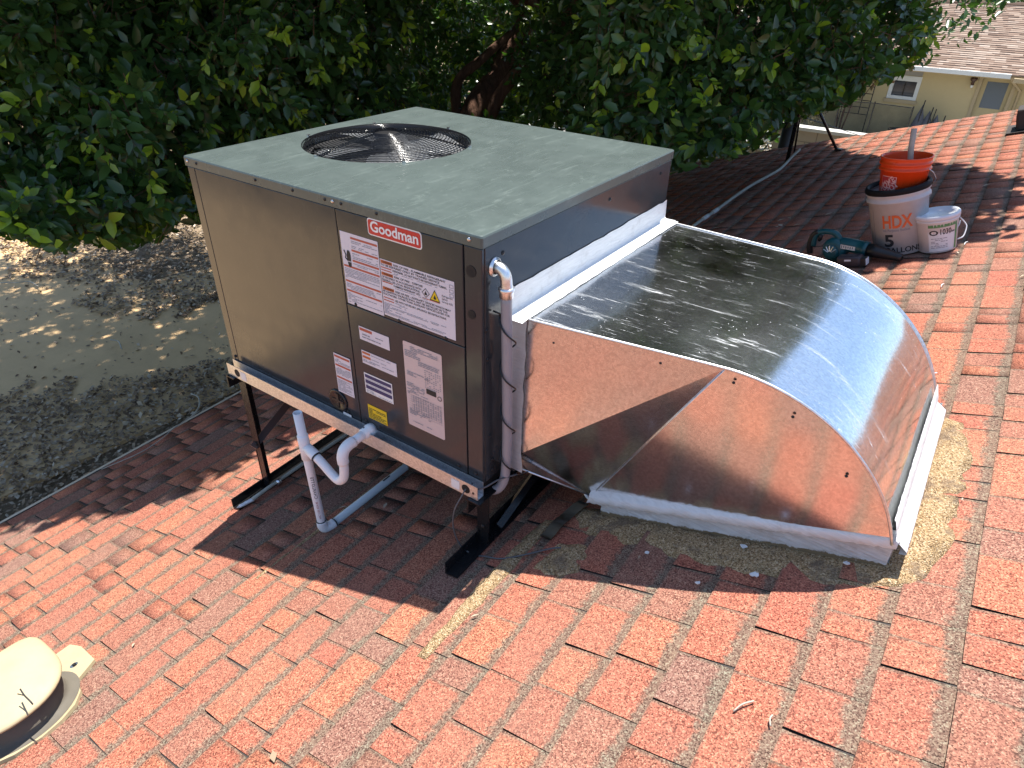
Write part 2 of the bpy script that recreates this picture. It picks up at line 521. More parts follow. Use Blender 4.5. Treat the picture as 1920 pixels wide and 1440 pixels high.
def put_text(name, body, size, o3, right, up, mat, parent, bold=0, spacing=1, width=None, align='LEFT', post=None):
    me = text_mesh(body, size, bold, spacing, width, align)
    right = Vector(right).normalized(); up = Vector(up).normalized(); nr = right.cross(up)
    m = Matrix((right, up, nr)).transposed().to_4x4(); m.translation = Vector(o3)
    if post:
        for v in me.vertices: v.co = post(v.co.x, v.co.y)
    else: me.transform(m)
    return obj(name, me, mat, parent)

def rects(name, rs, fn, mat, parent):
    """flat print: rectangles (x0,x1,y0,y1) in the label's plane, joined"""
    if name == 'heading':
        for x0, x1, y0, y1 in rs:
            b = bmesh.new(); b.faces.new([b.verts.new(fn(*p)) for p in ((x0, y0), (x1, y0), (x1, y1), (x0, y1))]); o = obj(name, b, mat, parent)
        return o
    b = bmesh.new()
    for x0, x1, y0, y1 in rs:
        b.faces.new([b.verts.new(fn(*p)) for p in ((x0, y0), (x1, y0), (x1, y1), (x0, y1))])
    o = obj(name, b, mat, parent); o['kind'] = 'stuff'
    return o

def inpoly(P, poly):
    P = np.asarray(P, float); x, y = P[:, 0], P[:, 1]; r = np.zeros(len(P), bool)
    n = len(poly)
    for i in range(n):
        x0, y0 = poly[i]; x1, y1 = poly[(i + 1) % n]
        c = ((y0 > y) != (y1 > y)) & (x < (x1 - x0) * (y - y0) / ((y1 - y0) or 1e-9) + x0)
        r ^= c
    return r

def np_mesh(name, V, F, mat, parent=None, rnd=None, smooth=False, attr='rnd'):
    """V (n,3), F (m,k) with one k; rnd per face"""
    me = bpy.data.meshes.new(name)
    V = np.asarray(V, np.float64)
    if parent is not None: V = V - np.array(origin(parent))
    me.vertices.add(len(V)); me.vertices.foreach_set('co', V.ravel())
    F = np.asarray(F, np.int32); m, k = F.shape
    me.loops.add(m * k); me.loops.foreach_set('vertex_index', F.ravel())
    me.polygons.add(m); me.polygons.foreach_set('loop_start', np.arange(0, m * k, k, dtype=np.int32))
    me.polygons.foreach_set('loop_total', np.full(m, k, np.int32))
    if rnd is not None:
        at_ = me.attributes.new(attr, 'FLOAT', 'FACE'); at_.data.foreach_set('value', np.asarray(rnd, np.float32))
    me.update(); me.validate()
    if mat: me.materials.append(M[mat])
    if smooth: me.polygons.foreach_set('use_smooth', np.ones(m, bool))
    o = bpy.data.objects.new(name, me); COL.objects.link(o)
    if parent is not None: o.parent = parent
    return o

# ================================================================== THE SETTING
def grid_sheet(name, x0, x1, y0, y1, z, mat, n=2):
    b = bmesh.new()
    bmesh.ops.create_grid(b, x_segments=n, y_segments=n, size=.5, matrix=Matrix.Translation(((x0 + x1) / 2, (y0 + y1) / 2, z)) @ Matrix.Diagonal((x1 - x0, y1 - y0, 1, 1)))
    o = obj(name, b, mat); o['kind'] = 'structure'; return o

ground = grid_sheet('ground', -400, 400, -400, 400, GZ, 'soil')

# bare concrete walk beside the house (irregular: dirt and leaves hide its sides)
def bare(x, y):
    w = .22 * np.sin(2.1 * x + 1.3 * y) + .16 * np.sin(4.7 * y - 3.1 * x) + .1 * np.sin(9 * x + 7 * y)
    lo = x < -7.25 + .6 * (y - .9) + w
    hi = (y < 2.95 + w) | (x > -8.3 + .5 * (y - 2.8) + w)
    return lo & hi & (x > -16)
walk = poly_slab([(-18, -8, GZ + .05), (-5.6, -8, GZ + .05), (-4.9, 6.5, GZ + .05), (-8.2, 7.5, GZ + .05), (-9.3, 4.0, GZ + .05), (-18, 4.4, GZ + .05)], (0, 0, 1), .12)
o = obj('walkway', walk, 'path'); o['kind'] = 'structure'
patio = poly_slab([(-14, 15.5, GZ + .05), (6, 14.5, GZ + .05), (8, 27, GZ + .05), (-14, 28, GZ + .05)], (0, 0, 1), .1)
o = obj('patio', patio, 'patio'); o['kind'] = 'structure'

# ---- the roof we stand on
EAVE, RAKE, XTOP, YNEAR = -1.41, 7.03, 4.4, -3.4
roof = bpy.data.objects.new('roof', None); COL.objects.link(roof); roof.location = (EAVE, YNEAR, rz(EAVE, YNEAR)); roof['kind'] = 'structure'
def rp(x, y, h=0.0): return Vector((x, y, rz(x, y) + h))
deck = poly_slab([rp(EAVE + .01, YNEAR), rp(XTOP, YNEAR), rp(XTOP, RAKE - .01), rp(EAVE + .01, RAKE - .01)], (0, 0, 1), .05)
obj('deck', deck, 'tar', roof)
fas = poly_slab([rp(EAVE + .06, YNEAR, -.052), rp(EAVE + .06, RAKE - .05, -.052), rp(EAVE + .03, RAKE - .05, -.052), rp(EAVE + .03, YNEAR, -.052)], (0, 0, 1), .16)
obj('fascia', fas, 'trim', roof)
dripm = bmesh.new()
for y0, y1 in ((YNEAR, 1.5), (1.504, RAKE)):
    p = [(EAVE - .012, .004), (EAVE + .03, .009), (EAVE + .03, .006), (EAVE - .008, .0), (EAVE - .008, -.06), (EAVE - .012, -.06)]
    a = [dripm.verts.new((x, y0, rz(x, y0) + h)) for x, h in p]; c = [dripm.verts.new((x, y1, rz(x, y1) + h)) for x, h in p]
    for i in range(6): dripm.faces.new((a[i], a[(i + 1) % 6], c[(i + 1) % 6], c[i]))
obj('drip_edge', dripm, 'pvcold', roof)

PITCH = .1367
rows = []
kmin = int(math.floor((EAVE - 2.182) / PITCH)); kmax = int((XTOP - 2.182) / PITCH)
tabs = []
for k in range(kmin, kmax + 1):
    x0 = 2.182 + k * PITCH
    if x0 < EAVE - .06: continue
    y = YNEAR - random.random() * .2; tooth = random.random() < .5
    jx = random.gauss(0, .0012)
    while y < RAKE:
        w = random.choice((.09, .12, .15, .17, .20, .24, .28)) * random.uniform(.85, 1.15) if tooth else random.choice((.08, .10, .13, .16, .20)) * random.uniform(.85, 1.15)
        y1 = min(y + w, RAKE + random.uniform(0, .006))
        if RAKE - y1 < .05: y1 = RAKE
        if y1 > YNEAR: tabs.append((x0 + jx, y, y1, tooth, random.random()))
        y = y1; tooth = not tooth
TINT = []
def tab_geo(t):
    x0, y0, y1, tooth, rn = t
    hb = .0080 if tooth else .0046
    g = .0012
    j = lambda s: random.gauss(0, s)
    xa = max(x0, EAVE - .008); xb = x0 + PITCH + .012
    lift = max(0, random.gauss(0, .0012))
    pts = []
    for (x, h) in ((xa, hb + lift), (xb, .0015)):
        for yy, sgn in ((y0, 1), (y1, -1)):
            xx = x + j(.0012); y_ = yy + sgn * g + j(.0018)
            pts.append((xx, y_, rz(xx, y_) + h))
    bot = [(p[0], p[1], rz(p[0], p[1]) - .003) for p in pts]
    return pts + bot
TF = np.array([(0, 2, 3, 1), (4, 5, 7, 6), (0, 1, 5, 4), (2, 6, 7, 3), (0, 4, 6, 2), (1, 3, 7, 5)])
TUV = [[(0, 0), (0, 1), (1, 1), (1, 0)]] + [[(.5, .4)] * 4] * 5
def tint_of(t):
    rn = t[4]
    base = rn
    if rn < .16: return rn / .16 * .16
    return min(.999, .2 + (rn - .16) / .84 * .8)
cent = np.array([((t[0] + PITCH / 2), (t[1] + t[2]) / 2, rz(t[0] + PITCH / 2, (t[1] + t[2]) / 2)) for t in tabs])
px = pix(cent); area = np.array([(t[2] - t[1]) * PITCH for t in tabs]) / np.maximum(px[:, 2], .1) ** 2
vis = (px[:, 2] > .2) & (px[:, 0] > -20) & (px[:, 0] < 1940) & (px[:, 1] > -20) & (px[:, 1] < 1460)
# those under the cabinet and duct show nothing
hid = (cent[:, 0] > 1.62) & (cent[:, 0] < 2.38) & (cent[:, 1] > .30) & (cent[:, 1] < 1.08)
score = np.where(vis & ~hid, area, 0)
best = set(np.argsort(-score)[:300].tolist())
restV, restF, restT, restW, restUV = [], [], [], [], []
for i, t in enumerate(tabs):
    P = tab_geo(t); ti = tint_of(t); w = t[2] - t[1]
    if i in best:
        me = bpy.data.meshes.new('shingle')
        P = np.array(P) - np.array(roof.location)
        me.from_pydata([tuple(p) for p in P], [], [tuple(q) for q in TF])
        u = me.uv_layers.new(name='UVMap')
        u.data.foreach_set('uv', np.array(TUV, np.float32).ravel())
        for nm, val in (('tint', ti), ('wid', w)):
            a = me.attributes.new(nm, 'FLOAT', 'FACE'); a.data.foreach_set('value', np.full(6, val, np.float32))
        me.materials.append(M['shingle'])
        o = bpy.data.objects.new('shingle', me); COL.objects.link(o); o.parent = roof
    else:
        n = len(restV); restV += P; restF.append(TF + n); restT += [ti] * 6; restW += [w] * 6; restUV.append(np.array(TUV, np.float32).ravel())
o = np_mesh('shingles_beyond', restV, np.concatenate(restF), 'shingle', roof, restT, attr='tint')
a = o.data.attributes.new('wid', 'FLOAT', 'FACE'); a.data.foreach_set('value', np.array(restW, np.float32))
u = o.data.uv_layers.new(name='UVMap'); u.data.foreach_set('uv', np.concatenate(restUV)); o['kind'] = 'stuff'

# ================================================================== ROOF PATCHES
def blob_patch(name, outline, mat, label, cat, h=.014, jit=.012, dens=.02, edge_h=.004, parent=None):
    """an irregular raised patch on the roof: outline in roof (x, y)"""
    pts = []
    n = len(outline)
    for i in range(n):
        p = Vector(outline[i]); q = Vector(outline[(i + 1) % n]); L = (q - p).length; m = max(1, int(L / dens))
        for j in range(m):
            c = p.lerp(q, j / m); nn = Vector((-(q - p).y, (q - p).x)).normalized()
            pts.append(c + nn * random.gauss(0, jit))
    b = bmesh.new()
    vs = [b.verts.new((p.x, p.y, 0)) for p in pts]
    b.faces.new(vs)
    bmesh.ops.triangulate(b, faces=b.faces[:])
    bmesh.ops.subdivide_edges(b, edges=[e for e in b.edges if not e.is_boundary], cuts=2, use_grid_fill=True)
    bmesh.ops.triangulate(b, faces=b.faces[:])
    bd = {v for e in b.edges if e.is_boundary for v in e.verts}
    for v in b.verts:
        x, y = v.co.x, v.co.y
        hh = edge_h if v in bd else h + random.gauss(0, .0022)
        v.co.z = rz(x, y) + max(hh, .004)
    r = bmesh.ops.extrude_face_region(b, geom=b.faces[:])
    for v in [g for g in r['geom'] if isinstance(g, bmesh.types.BMVert)]: v.co.z = rz(v.co.x, v.co.y) - .002
    bmesh.ops.recalc_face_normals(b, faces=b.faces[:])
    o = obj(name, b, mat, parent, smooth=True)
    if parent is None: tag(o, label, cat); rebase(o)
    return o

blob_patch('mastic_apron', [(1.49, .30), (1.50, .24), (1.56, .19), (1.66, .175), (1.88, .158), (2.10, .155), (2.29, .185), (2.38, .20), (2.44, .215),
           (2.50, .28), (2.53, .38), (2.53, .58), (2.535, .80), (2.53, .97), (2.49, 1.06), (2.44, 1.10), (2.38, 1.02), (2.36, .34), (1.66, .32)],
           'mastic', 'tan granular mastic smeared on the shingles around the duct curb', 'mastic', .0115, .008, .035)
blob_patch('mastic_patch', [(1.525, -.04), (1.515, .03), (1.535, .10), (1.60, .125), (1.645, .10), (1.665, .0), (1.62, -.04)], 'mastic',
           'small square mastic patch in the shade just left of the duct curb', 'patch', .012, .004)
blob_patch('sealant_strip', [(1.41, -.46), (1.445, -.46), (1.462, -.10), (1.455, .05), (1.46, .20), (1.42, .20), (1.40, .05), (1.395, -.20)], 'mastic',
           'long tan sealant streak on sunlit shingles in front of the stand', 'sealant', .0105, .003, .04)
blob_patch('sealant_line', [(.566, -.43), (.580, -.43), (.586, -.1), (.590, .40), (.578, .40), (.570, -.1)], 'mastic',
           'thin tan caulk line on the shingles beside the lower drain pipe', 'sealant', .012, .0015, .06)
# bent metal flashing strip that sticks out from under the curb
b = bmesh.new(); prev = None
for i in range(9):
    t = i / 8; y = .10 + .20 * t; xc = 1.482 + .03 * t * t + .004 * math.sin(7 * t); h = .018 + .012 * math.sin(t * 5) ** 2
    cur = [b.verts.new(rp(xc - .022, y, h)), b.verts.new(rp(xc + .022, y - .008, h - .002))]
    if prev: b.faces.new((prev[0], prev[1], cur[1], cur[0]))
    prev = cur
bmesh.ops.solidify(b, geom=b.faces[:], thickness=.0015)
rebase(tag(obj('flashing_strip', b, 'flash', None, True), 'bent grey metal flashing strip sticking out at the left corner of the curb', 'flashing'))

# ================================================================== AIR CONDITIONER
W, D, H = 1.30, 1.191, .824
ac = thing('air_conditioner', 'large charcoal grey rooftop air conditioner cabinet with a round fan grille on top', 'air conditioner', (W / 2, D / 2, -.045))
obj('chassis', box(.012, W - .012, .012, D - .012, -.040, .788), 'dark', ac)
def panel(name, x0, x1, z0, z1, y=0.0, th=.012):
    return obj(name, box(x0, x1, y, y + th, z0, z1, .0022), 'paint', ac)
panel('corner_post', .004, .0445, -.002, .787, .002)
panel('side_panel', .0465, .7495, -.002, .787, .0015)
panel('access_panel', .7535, 1.2345, .480, .787, 0)
panel('access_panel', .7535, 1.2345, -.002, .4775, .0005)
panel('corner_post', 1.2385, 1.297, -.002, .787, .0015)
obj('end_panel', box(W - .0135, W - .002, .0145, D - .003, -.002, .787, .0022), 'paint', ac)
obj('back_panel', box(.004, W - .016, D - .0135, D - .002, -.002, .787, .0022), 'paint', ac)
obj('end_panel', box(.002, .0115, .0155, D - .016, -.002, .787, .0022), 'paint', ac)
# lid with the round opening
FC = Vector((.392, .597)); FR = .318
NB = 96
b = bmesh.new()
def rrect(x0, x1, y0, y1, r):
    pts = []
    for cx, cy, a0 in ((x1 - r, y1 - r, 0), (x0 + r, y1 - r, 90), (x0 + r, y0 + r, 180), (x1 - r, y0 + r, 270)):
        for j in range(6):
            a = R(a0 + 90 * j / 5); pts.append((cx + r * math.cos(a), cy + r * math.sin(a)))
    return pts
prof = [(.006, .0), (.002, -.0015), (0, -.006), (0, -.0335), (.004, -.0345)]
rings = []
for ins, dz in prof:
    rings.append([b.verts.new((x, y, H + dz)) for x, y in rrect(-.002 + ins, W + .002 - ins, -.003 + ins, D + .003 - ins, .007)])
for q, w in zip(rings, rings[1:]):
    n = len(q)
    for j in range(n): b.faces.new((q[j], w[j], w[(j + 1) % n], q[(j + 1) % n]))
circ = [b.verts.new((FC.x + FR * math.cos(2 * math.pi * j / NB), FC.y + FR * math.sin(2 * math.pi * j / NB), H)) for j in range(NB)]
lip = [b.verts.new((FC.x + (FR - .006) * math.cos(2 * math.pi * j / NB), FC.y + (FR - .006) * math.sin(2 * math.pi * j / NB), H - .008)) for j in range(NB)]
for j in range(NB): b.faces.new((circ[j], circ[(j + 1) % NB], lip[(j + 1) % NB], lip[j]))
es = [b.edges.get((circ[j], circ[(j + 1) % NB])) for j in range(NB)] + [b.edges.get((rings[0][j], rings[0][(j + 1) % len(rings[0])])) for j in range(len(rings[0]))]
bmesh.ops.triangle_fill(b, edges=es, use_beauty=True)
bmesh.ops.recalc_face_normals(b, faces=b.faces[:])
lid = obj('lid', b, 'lid', ac)
# chassis must not fill the fan well: a round black shroud sits in the opening
sh = lathe([(FR - .005, -.006), (FR - .012, -.03), (FR - .014, -.034)], 64, Matrix.Translation((FC.x, FC.y, H)), False, False)
obj('fan_shroud', sh, 'shroud', ac, True)
guard = bpy.data.objects.new('fan_guard', None); COL.objects.link(guard); guard.parent = ac; guard.location = Vector((FC.x, FC.y, H)) - ac.location
def dome(r): return .042 * (1 - (r / FR) ** 2) - .002
for i in range(23):
    r = .062 + i * (FR - .062 - .002) / 22
    pts = [(FC.x + r * math.cos(2 * math.pi * j / 60), FC.y + r * math.sin(2 * math.pi * j / 60), H + dome(r)) for j in range(60)]
    b = bmesh.new(); rr = .0017
    R0 = []
    for j in range(60):
        a = 2 * math.pi * j / 60; cdir = Vector((math.cos(a), math.sin(a), 0))
        R0.append([b.verts.new(Vector(pts[j]) + cdir * rr * math.cos(t) + Vector((0, 0, rr * math.sin(t)))) for t in (0, 1.2566, 2.5133, 3.77, 5.0265)])
    for j in range(60):
        for q in range(5): b.faces.new((R0[j][q], R0[j][(q + 1) % 5], R0[(j + 1) % 60][(q + 1) % 5], R0[(j + 1) % 60][q]))
    bmesh.ops.recalc_face_normals(b, faces=b.faces[:])
    obj('ring', b, 'wire', guard, True)
for i in range(6):
    a = R(60 * i + 24); dx, dy = math.cos(a), math.sin(a); b = bmesh.new()
    for s in (-.006, .006):
        add_tube(b, [(FC.x + r * dx - dy * s, FC.y + r * dy + dx * s, H + dome(r) - .0045) for r in (.055, .12, .19, .26, FR + .008)], .0021, 6)
    obj('spoke', b, 'wire', guard, True)
    obj('clip', tube([(FC.x + (FR + .004) * dx, FC.y + (FR + .004) * dy, H + .0005), (FC.x + (FR + .004) * dx, FC.y + (FR + .004) * dy, H + .006)], .007, 10), 'steelscrew', guard)
obj('hub_plate', lathe([(.050, .026), (.048, .0285), (.02, .030), (.001, .030)], 32, Matrix.Translation((FC.x, FC.y, H)), True), 'tarblk', guard, True)
fan = bpy.data.objects.new('fan', None); COL.objects.link(fan); fan.parent = ac; fan.location = Vector((FC.x, FC.y, H - .03)) - ac.location
obj('hub', lathe([(.062, -.028), (.062, -.006), (.05, 0.002), (.001, .004)], 28, Matrix.Translation((FC.x, FC.y, H)), True), 'shroud', fan, True)
for i in range(4):
    b = bmesh.new(); prev = None
    for s in range(7):
        t = s / 6; r = .055 + t * (FR - .085); w = .06 + .08 * t; tw = R(16 - 6 * t); a0 = R(90 * i + 40) + .35 * t
        cur = []
        for q in (-1, -.33, .33, 1):
            a = a0 + q * w / max(r, .1)
            cur.append(b.verts.new((FC.x + r * math.cos(a), FC.y + r * math.sin(a), H - .0235 + q * .010 - .004 * (1 - q * q))))
        if prev:
            for q in range(3): b.faces.new((prev[q], prev[q + 1], cur[q + 1], cur[q]))
        prev = cur
    bmesh.ops.solidify(b, geom=b.faces[:], thickness=.0016)
    bmesh.ops.recalc_face_normals(b, faces=b.faces[:])
    obj('blade', b, 'alu', fan, True)

# screws and plugs
def screw(p, n, r=.0055, mat='screw', par=None):
    p = Vector(p); n = Vector(n)
    b = bmesh.new(); add_tube(b, [p, p + n * .0012, p + n * .0035, p + n * .0042], [r * 1.25, r * 1.25, r * .85, r * .45], 8)
    return obj('screw', b, mat, par or ac, True)
F = (0, -1, 0); Xp = (1, 0, 0)
for x, m in ((.021, 'steelscrew'), (.073, 'screw'), (.391, 'screw'), (.572, 'screw'), (.716, 'screw'), (.750, 'steelscrew'), (.785, 'screw'), (.929, 'screw'), (1.26, 'steelscrew')):
    screw((x, -.003, .808), F, .005 if m != 'screw' else .004, m)
for x, z in ((.797, .488), (.983, .488), (1.166, .488), (.69, .030), (.78, .030), (.846, .030), (1.20, .030), (1.27, .030), (.03, .03)):
    screw((x, 0.0005, z), F)
for y, z in ((.094, .751), (.020, .546), (.025, .45), (.033, .173), (.05, .03), (.05, .07), (.7, .751), (1.1, .751)):
    screw((W - .002, y, z), Xp)
obj('plug', disc((1.262, .0015, .719), F, .0165), 'dark', ac)
obj('plug', disc((1.262, .0015, .592), F, .0135), 'dark', ac)
pl = obj('pipe_plug', lathe([(.046, 0), (.046, .004), (.041, .007), (.036, .004), (.001, .003)], 28, Matrix.Translation((.642, .0015, .060)) @ Matrix.Rotation(R(90), 4, 'X')), 'shroud', ac, True)
obj('plug_spoke', box(.636, .648, -.0042, -.002, .030, .090), 'toolblk', pl)
obj('plug_spoke', box(.612, .672, -.0044, -.002, .056, .065), 'toolblk', pl)

# base rails: channels open at the top
def rail(y0, y1, x0=.0, x1=W + .002, nm='base_rail'):
    b = bmesh.new(); z0, z1 = -.044, .010; t = .0022
    add_box(b, x0, x1, y0, y0 + t, z0, z1); add_box(b, x0, x1, y1 - t, y1, z0, z1 + .003); add_box(b, x0, x1, y0 + t, y1 - t, z0, z0 + t)
    return obj(nm, b, 'rail', ac)
r1 = rail(-.034, -.002, .012)
rail(D + .002, D + .034, .012)
for x in (.075, 1.255):
    obj('rail_hole_shade', disc((x, -.0341, -.017), F, .0165, 20, .0006), 'dark', r1)  # flat dark disc paints the shade of an opening onto the rail face
for x in (.098, 1.195):
    st = obj('rail_sticker', box(x, x + .034, -.0352, -.0343, -.036, -.002), 'white', r1)
obj('rail_screw', disc((1.285, -.0341, -.020), F, .004), 'screw', r1)

# badge and stickers on the front
def label(x0, x1, z0, z1, mat, y=-.0006, name='sticker', lab=None, rad=.0):
    if rad:
        pts = [Vector((x, y, z)) for x, z in rrect(x0, x1, z0, z1, rad)]
        bm = poly_slab(pts, (0, -1, 0), .0006)
    else: bm = box(x0, x1, y - .0006, y, z0, z1)
    o = obj(name, bm, mat, ac)
    if lab: o['label'] = lab
    return o
def fz(y): return lambda x, z: (x, y, z)
YT = -.0020
bd = label(.885, 1.093, .7375, .7885, 'white', -.0006, 'badge', 'red brand badge with a white border and white lettering', .010)
obj('badge_field', poly_slab([Vector((x, -.0018, z)) for x, z in rrect(.889, 1.089, .7415, .7845, .007)], (0, -1, 0), .0006), 'red', bd)
put_text('lettering', 'Goodman', .044, (.8965, -.0026, .7515), (1, 0, 0), (0, 0, 1), 'white', bd, .022, .98, .184)

def fine(x0, x1, z0, z1, dz, fill=.45, gap=.15):
    """lines of print too small to read: short dark dashes"""
    out = []; z = z1 - dz
    while z > z0:
        x = x0
        while x < x1 - dz * .5:
            w = dz * random.uniform(.8, 3.2); e = min(x + w, x1)
            if random.random() > gap: out.append((x, e, z, z + dz * fill))
            x = e + dz * .35
            if random.random() < .05: break
        z -= dz
    return out
# tall warning sticker
l1 = label(.762, .920, .484, .7225, 'label')
rects('heading', [(.806, .917, .706, .7125), (.806, .917, .667, .6735), (.806, .917, .634, .6405), (.765, .917, .6105, .6170), (.765, .917, .560, .5665), (.765, .917, .528, .5345)], fz(YT + .0004), 'redprint', l1)
rects('small_print', fine(.808, .915, .677, .704, .0052, .4) + fine(.808, .915, .643, .665, .0052, .4) + fine(.808, .915, .620, .632, .0052, .4) + fine(.767, .915, .569, .609, .0050, .4) + fine(.767, .915, .537, .558, .0050, .4) + fine(.767, .915, .490, .526, .0050, .4), fz(YT), 'greyink', l1)
hand = bmesh.new()
for c in ([(.772, .664), (.779, .650), (.776, .640), (.786, .632)],):
    add_tube(hand, [(x, YT, z) for x, z in c], .0018, 4)
hand.faces.new([hand.verts.new((x, YT, z)) for x, z in ((.783, .632), (.782, .648), (.785, .662), (.790, .668), (.797, .663), (.800, .650), (.799, .632))])
hand.faces.new([hand.verts.new((x, YT, z)) for x, z in ((.784, .629), (.800, .629), (.799, .616), (.793, .612), (.787, .615))])
obj('shock_symbol', hand, 'ink', l1)
# wide refrigerant sticker
l2 = label(.923, 1.204, .4915, .6735, 'label')
rects('heading', [(.926, .972, .661, .671), (.926, .972, .6235, .6335), (.926, .972, .577, .587)], fz(YT + .0004), 'orange', l2)
rects('heading_fine', [(.926, .968, .6465, .650), (.926, .968, .6385, .642), (.926, .968, .6010, .6045), (.926, .968, .5500, .5535), (.926, .968, .5415, .545)], fz(YT + .0004), 'redprint', l2)
for body, x, z, sz, wd in (('WARNING', .934, .6632, .0085, .036), ('WARNING', .934, .6258, .0085, .036), ('WARNING', .934, .5793, .0085, .036)):
    put_text('heading_text', body, sz, (x, YT, z), (1, 0, 0), (0, 0, 1), 'ink', l2, .01, 1, wd)
for body, x, z, wd in (('RISK OF FIRE - FLAMMABLE REFRIGERANT', .977, .6625, .196), ('TO BE REPAIRED ONLY BY TRAINED SERVICE', .926, .6535, .225), ('PERSONNEL. DO NOT PUNCTURE REFRIGERANT TUBING.', .972, .6440, .205),
                       ('RISK OF FIRE - DISPOSE', .977, .6255, .11), ('OF PROPERLY IN ACCORDANCE WITH', .926, .6150, .155), ('FEDERAL OR LOCAL REGULATIONS.', .926, .6060, .15), ('FLAMMABLE REFRIGERANT USED.', .972, .5965, .105),
                       ('RISK OF FIRE - AUXILIARY DEVICES WHICH MAY', .977, .5785, .212), ('BE IGNITION SOURCES SHALL NOT BE INSTALLED IN THE', .926, .5695, .25), ('DUCTWORK, OTHER THAN AUXILIARY DEVICES LISTED FOR', .926, .5605, .258), ('USE WITH THE SPECIFIC APPLIANCE. SEE INSTRUCTIONS.', .972, .5480, .20)):
    put_text('warning_text', body, .0090, (x, YT, z), (1, 0, 0), (0, 0, 1), 'ink', l2, .012, 1, wd)
rects('small_print', fine(.972, 1.17, .634, .6425, .0036, .4) + fine(.972, 1.08, .588, .595, .0036, .4) + fine(.972, 1.19, .536, .546, .0038, .4) + fine(.926, 1.17, .495, .536, .0042, .42) + fine(1.085, 1.20, .586, .596, .0036, .4), fz(YT), 'greyink', l2)
sym = bmesh.new()
def diamond(cx, cz, r): return [(cx, cz - r), (cx + r, cz), (cx, cz + r), (cx - r, cz)]
for q in range(4):
    a, c = diamond(1.098, .6115, .0150), diamond(1.098, .6115, .0125)
    sym.faces.new([sym.verts.new((p[0], YT, p[1])) for p in (a[q], a[(q + 1) % 4], c[(q + 1) % 4], c[q])])
def flame(cx, cz, s): return [(cx - .4 * s, cz - .5 * s), (cx + .4 * s, cz - .5 * s), (cx + .5 * s, cz), (cx + .2 * s, cz + .35 * s), (cx, cz + .9 * s), (cx - .25 * s, cz + .3 * s), (cx - .5 * s, cz)]
sym.faces.new([sym.verts.new((x, YT, z)) for x, z in flame(1.098, .610, .010)])
obj('flame_diamond', sym, 'ink', l2)
tri = bmesh.new(); tri.faces.new([tri.verts.new((x, YT + .0004, z)) for x, z in ((1.114, .5965), (1.150, .5965), (1.132, .6285))])
tr_o = obj('warning_triangle', tri, 'yellow', l2)
tb = bmesh.new()
oa = ((1.1125, .5955), (1.1515, .5955), (1.132, .6305)); ib = ((1.1155, .5975), (1.1485, .5975), (1.132, .6265))
for q in range(3): tb.faces.new([tb.verts.new((p[0], YT - .0002, p[1])) for p in (oa[q], oa[(q + 1) % 3], ib[(q + 1) % 3], ib[q])])
tb.faces.new([tb.verts.new((x, YT - .0002, z)) for x, z in flame(1.132, .606, .010)])
obj('triangle_border', tb, 'ink', l2)
rects('symbol_rule', [(1.084, 1.150, .5925, .5948)], fz(YT + .0002), 'orange', l2)
put_text('side_note', 'Refrigerant\nSafety\nGroup A2L', .0088, (1.158, YT, .6175), (1, 0, 0), (0, 0, 1), 'ink', l2, 0, 1, .040)
ic = []
for z in (.652, .6375, .624): ic += [(1.187, 1.201, z, z + .0012), (1.187, 1.201, z + .009, z + .0102), (1.187, 1.1885, z, z + .010), (1.1995, 1.201, z, z + .010)]
rects('instruction_icons', ic, fz(YT), 'greyink', l2)
# smaller stickers
l3 = label(.798, .931, .365, .413, 'label')
rects('heading', [(.801, .857, .399, .409)], fz(YT + .0004), 'redprint', l3)
rects('small_print', fine(.812, .85, .384, .394, .009, .5, .05) + fine(.81, .898, .370, .383, .008, .5, .1) + fine(.862, .905, .384, .396, .006, .5, .3), fz(YT), 'greyink', l3)
l4 = label(.798, .954, .275, .3245, 'label')
rects('heading', [(.801, .838, .313, .321), (.801, .838, .297, .306)], fz(YT + .0004), 'orange', l4)
rects('small_print', fine(.842, .93, .312, .320, .0045) + fine(.842, .91, .297, .305, .0045) + fine(.802, .94, .280, .294, .005), fz(YT), 'greyink', l4)
l5 = label(.797, .926, .158, .238, 'white')
rects('heading', [(.801, .922, .220, .233), (.801, .922, .198, .212), (.801, .922, .176, .190)], fz(YT + .0004), 'navy', l5)
rects('small_print', fine(.803, .92, .213, .219, .004) + fine(.803, .92, .191, .197, .004) + fine(.803, .92, .161, .174, .004), fz(YT), 'greyink', l5)
l6 = label(.798, .887, .052, .109, 'yellow')
rects('small_print', fine(.802, .883, .056, .106, .0062, .42, .1), fz(YT), 'ink', l6)
l7 = label(.990, 1.146, .107, .423, 'labelpink', rad=.006)
g = fine(1.02, 1.13, .398, .416, .0058) + fine(.996, 1.06, .372, .398, .0062) + fine(1.05, 1.135, .352, .372, .006) + fine(1.0, 1.09, .300, .322, .0056) + fine(.996, 1.07, .245, .280, .0058) + fine(.996, 1.085, .226, .245, .005) + fine(1.0, 1.09, .150, .180, .006, .5) + fine(1.0, 1.10, .122, .132, .005)
for i in range(8):
    for j in range(9):
        if random.random() < .8: g.append((1.075 + i * .0085, 1.075 + i * .0085 + .0045, .284 + j * .0075, .287 + j * .0075))
for i in range(12):
    for j in range(11):
        if random.random() < .85: g.append((1.018 + i * .0103, 1.018 + i * .0103 + .0055, .172 + j * .0056 - .0, .1745 + j * .0056))
rects('small_print', g, fz(YT), 'greyink', l7)
gl = [(1.012 + i * .0103, 1.0126 + i * .0103, .163, .236) for i in range(13)] + [(1.0, 1.14, .163 + j * .0085, .1636 + j * .0085) for j in range(9)]
rects('table_rule', gl, fz(YT + .0003), 'greyink', l7)
rects('black_mark', [(1.078, 1.118, .262, .281)], fz(YT), 'ink', l7)
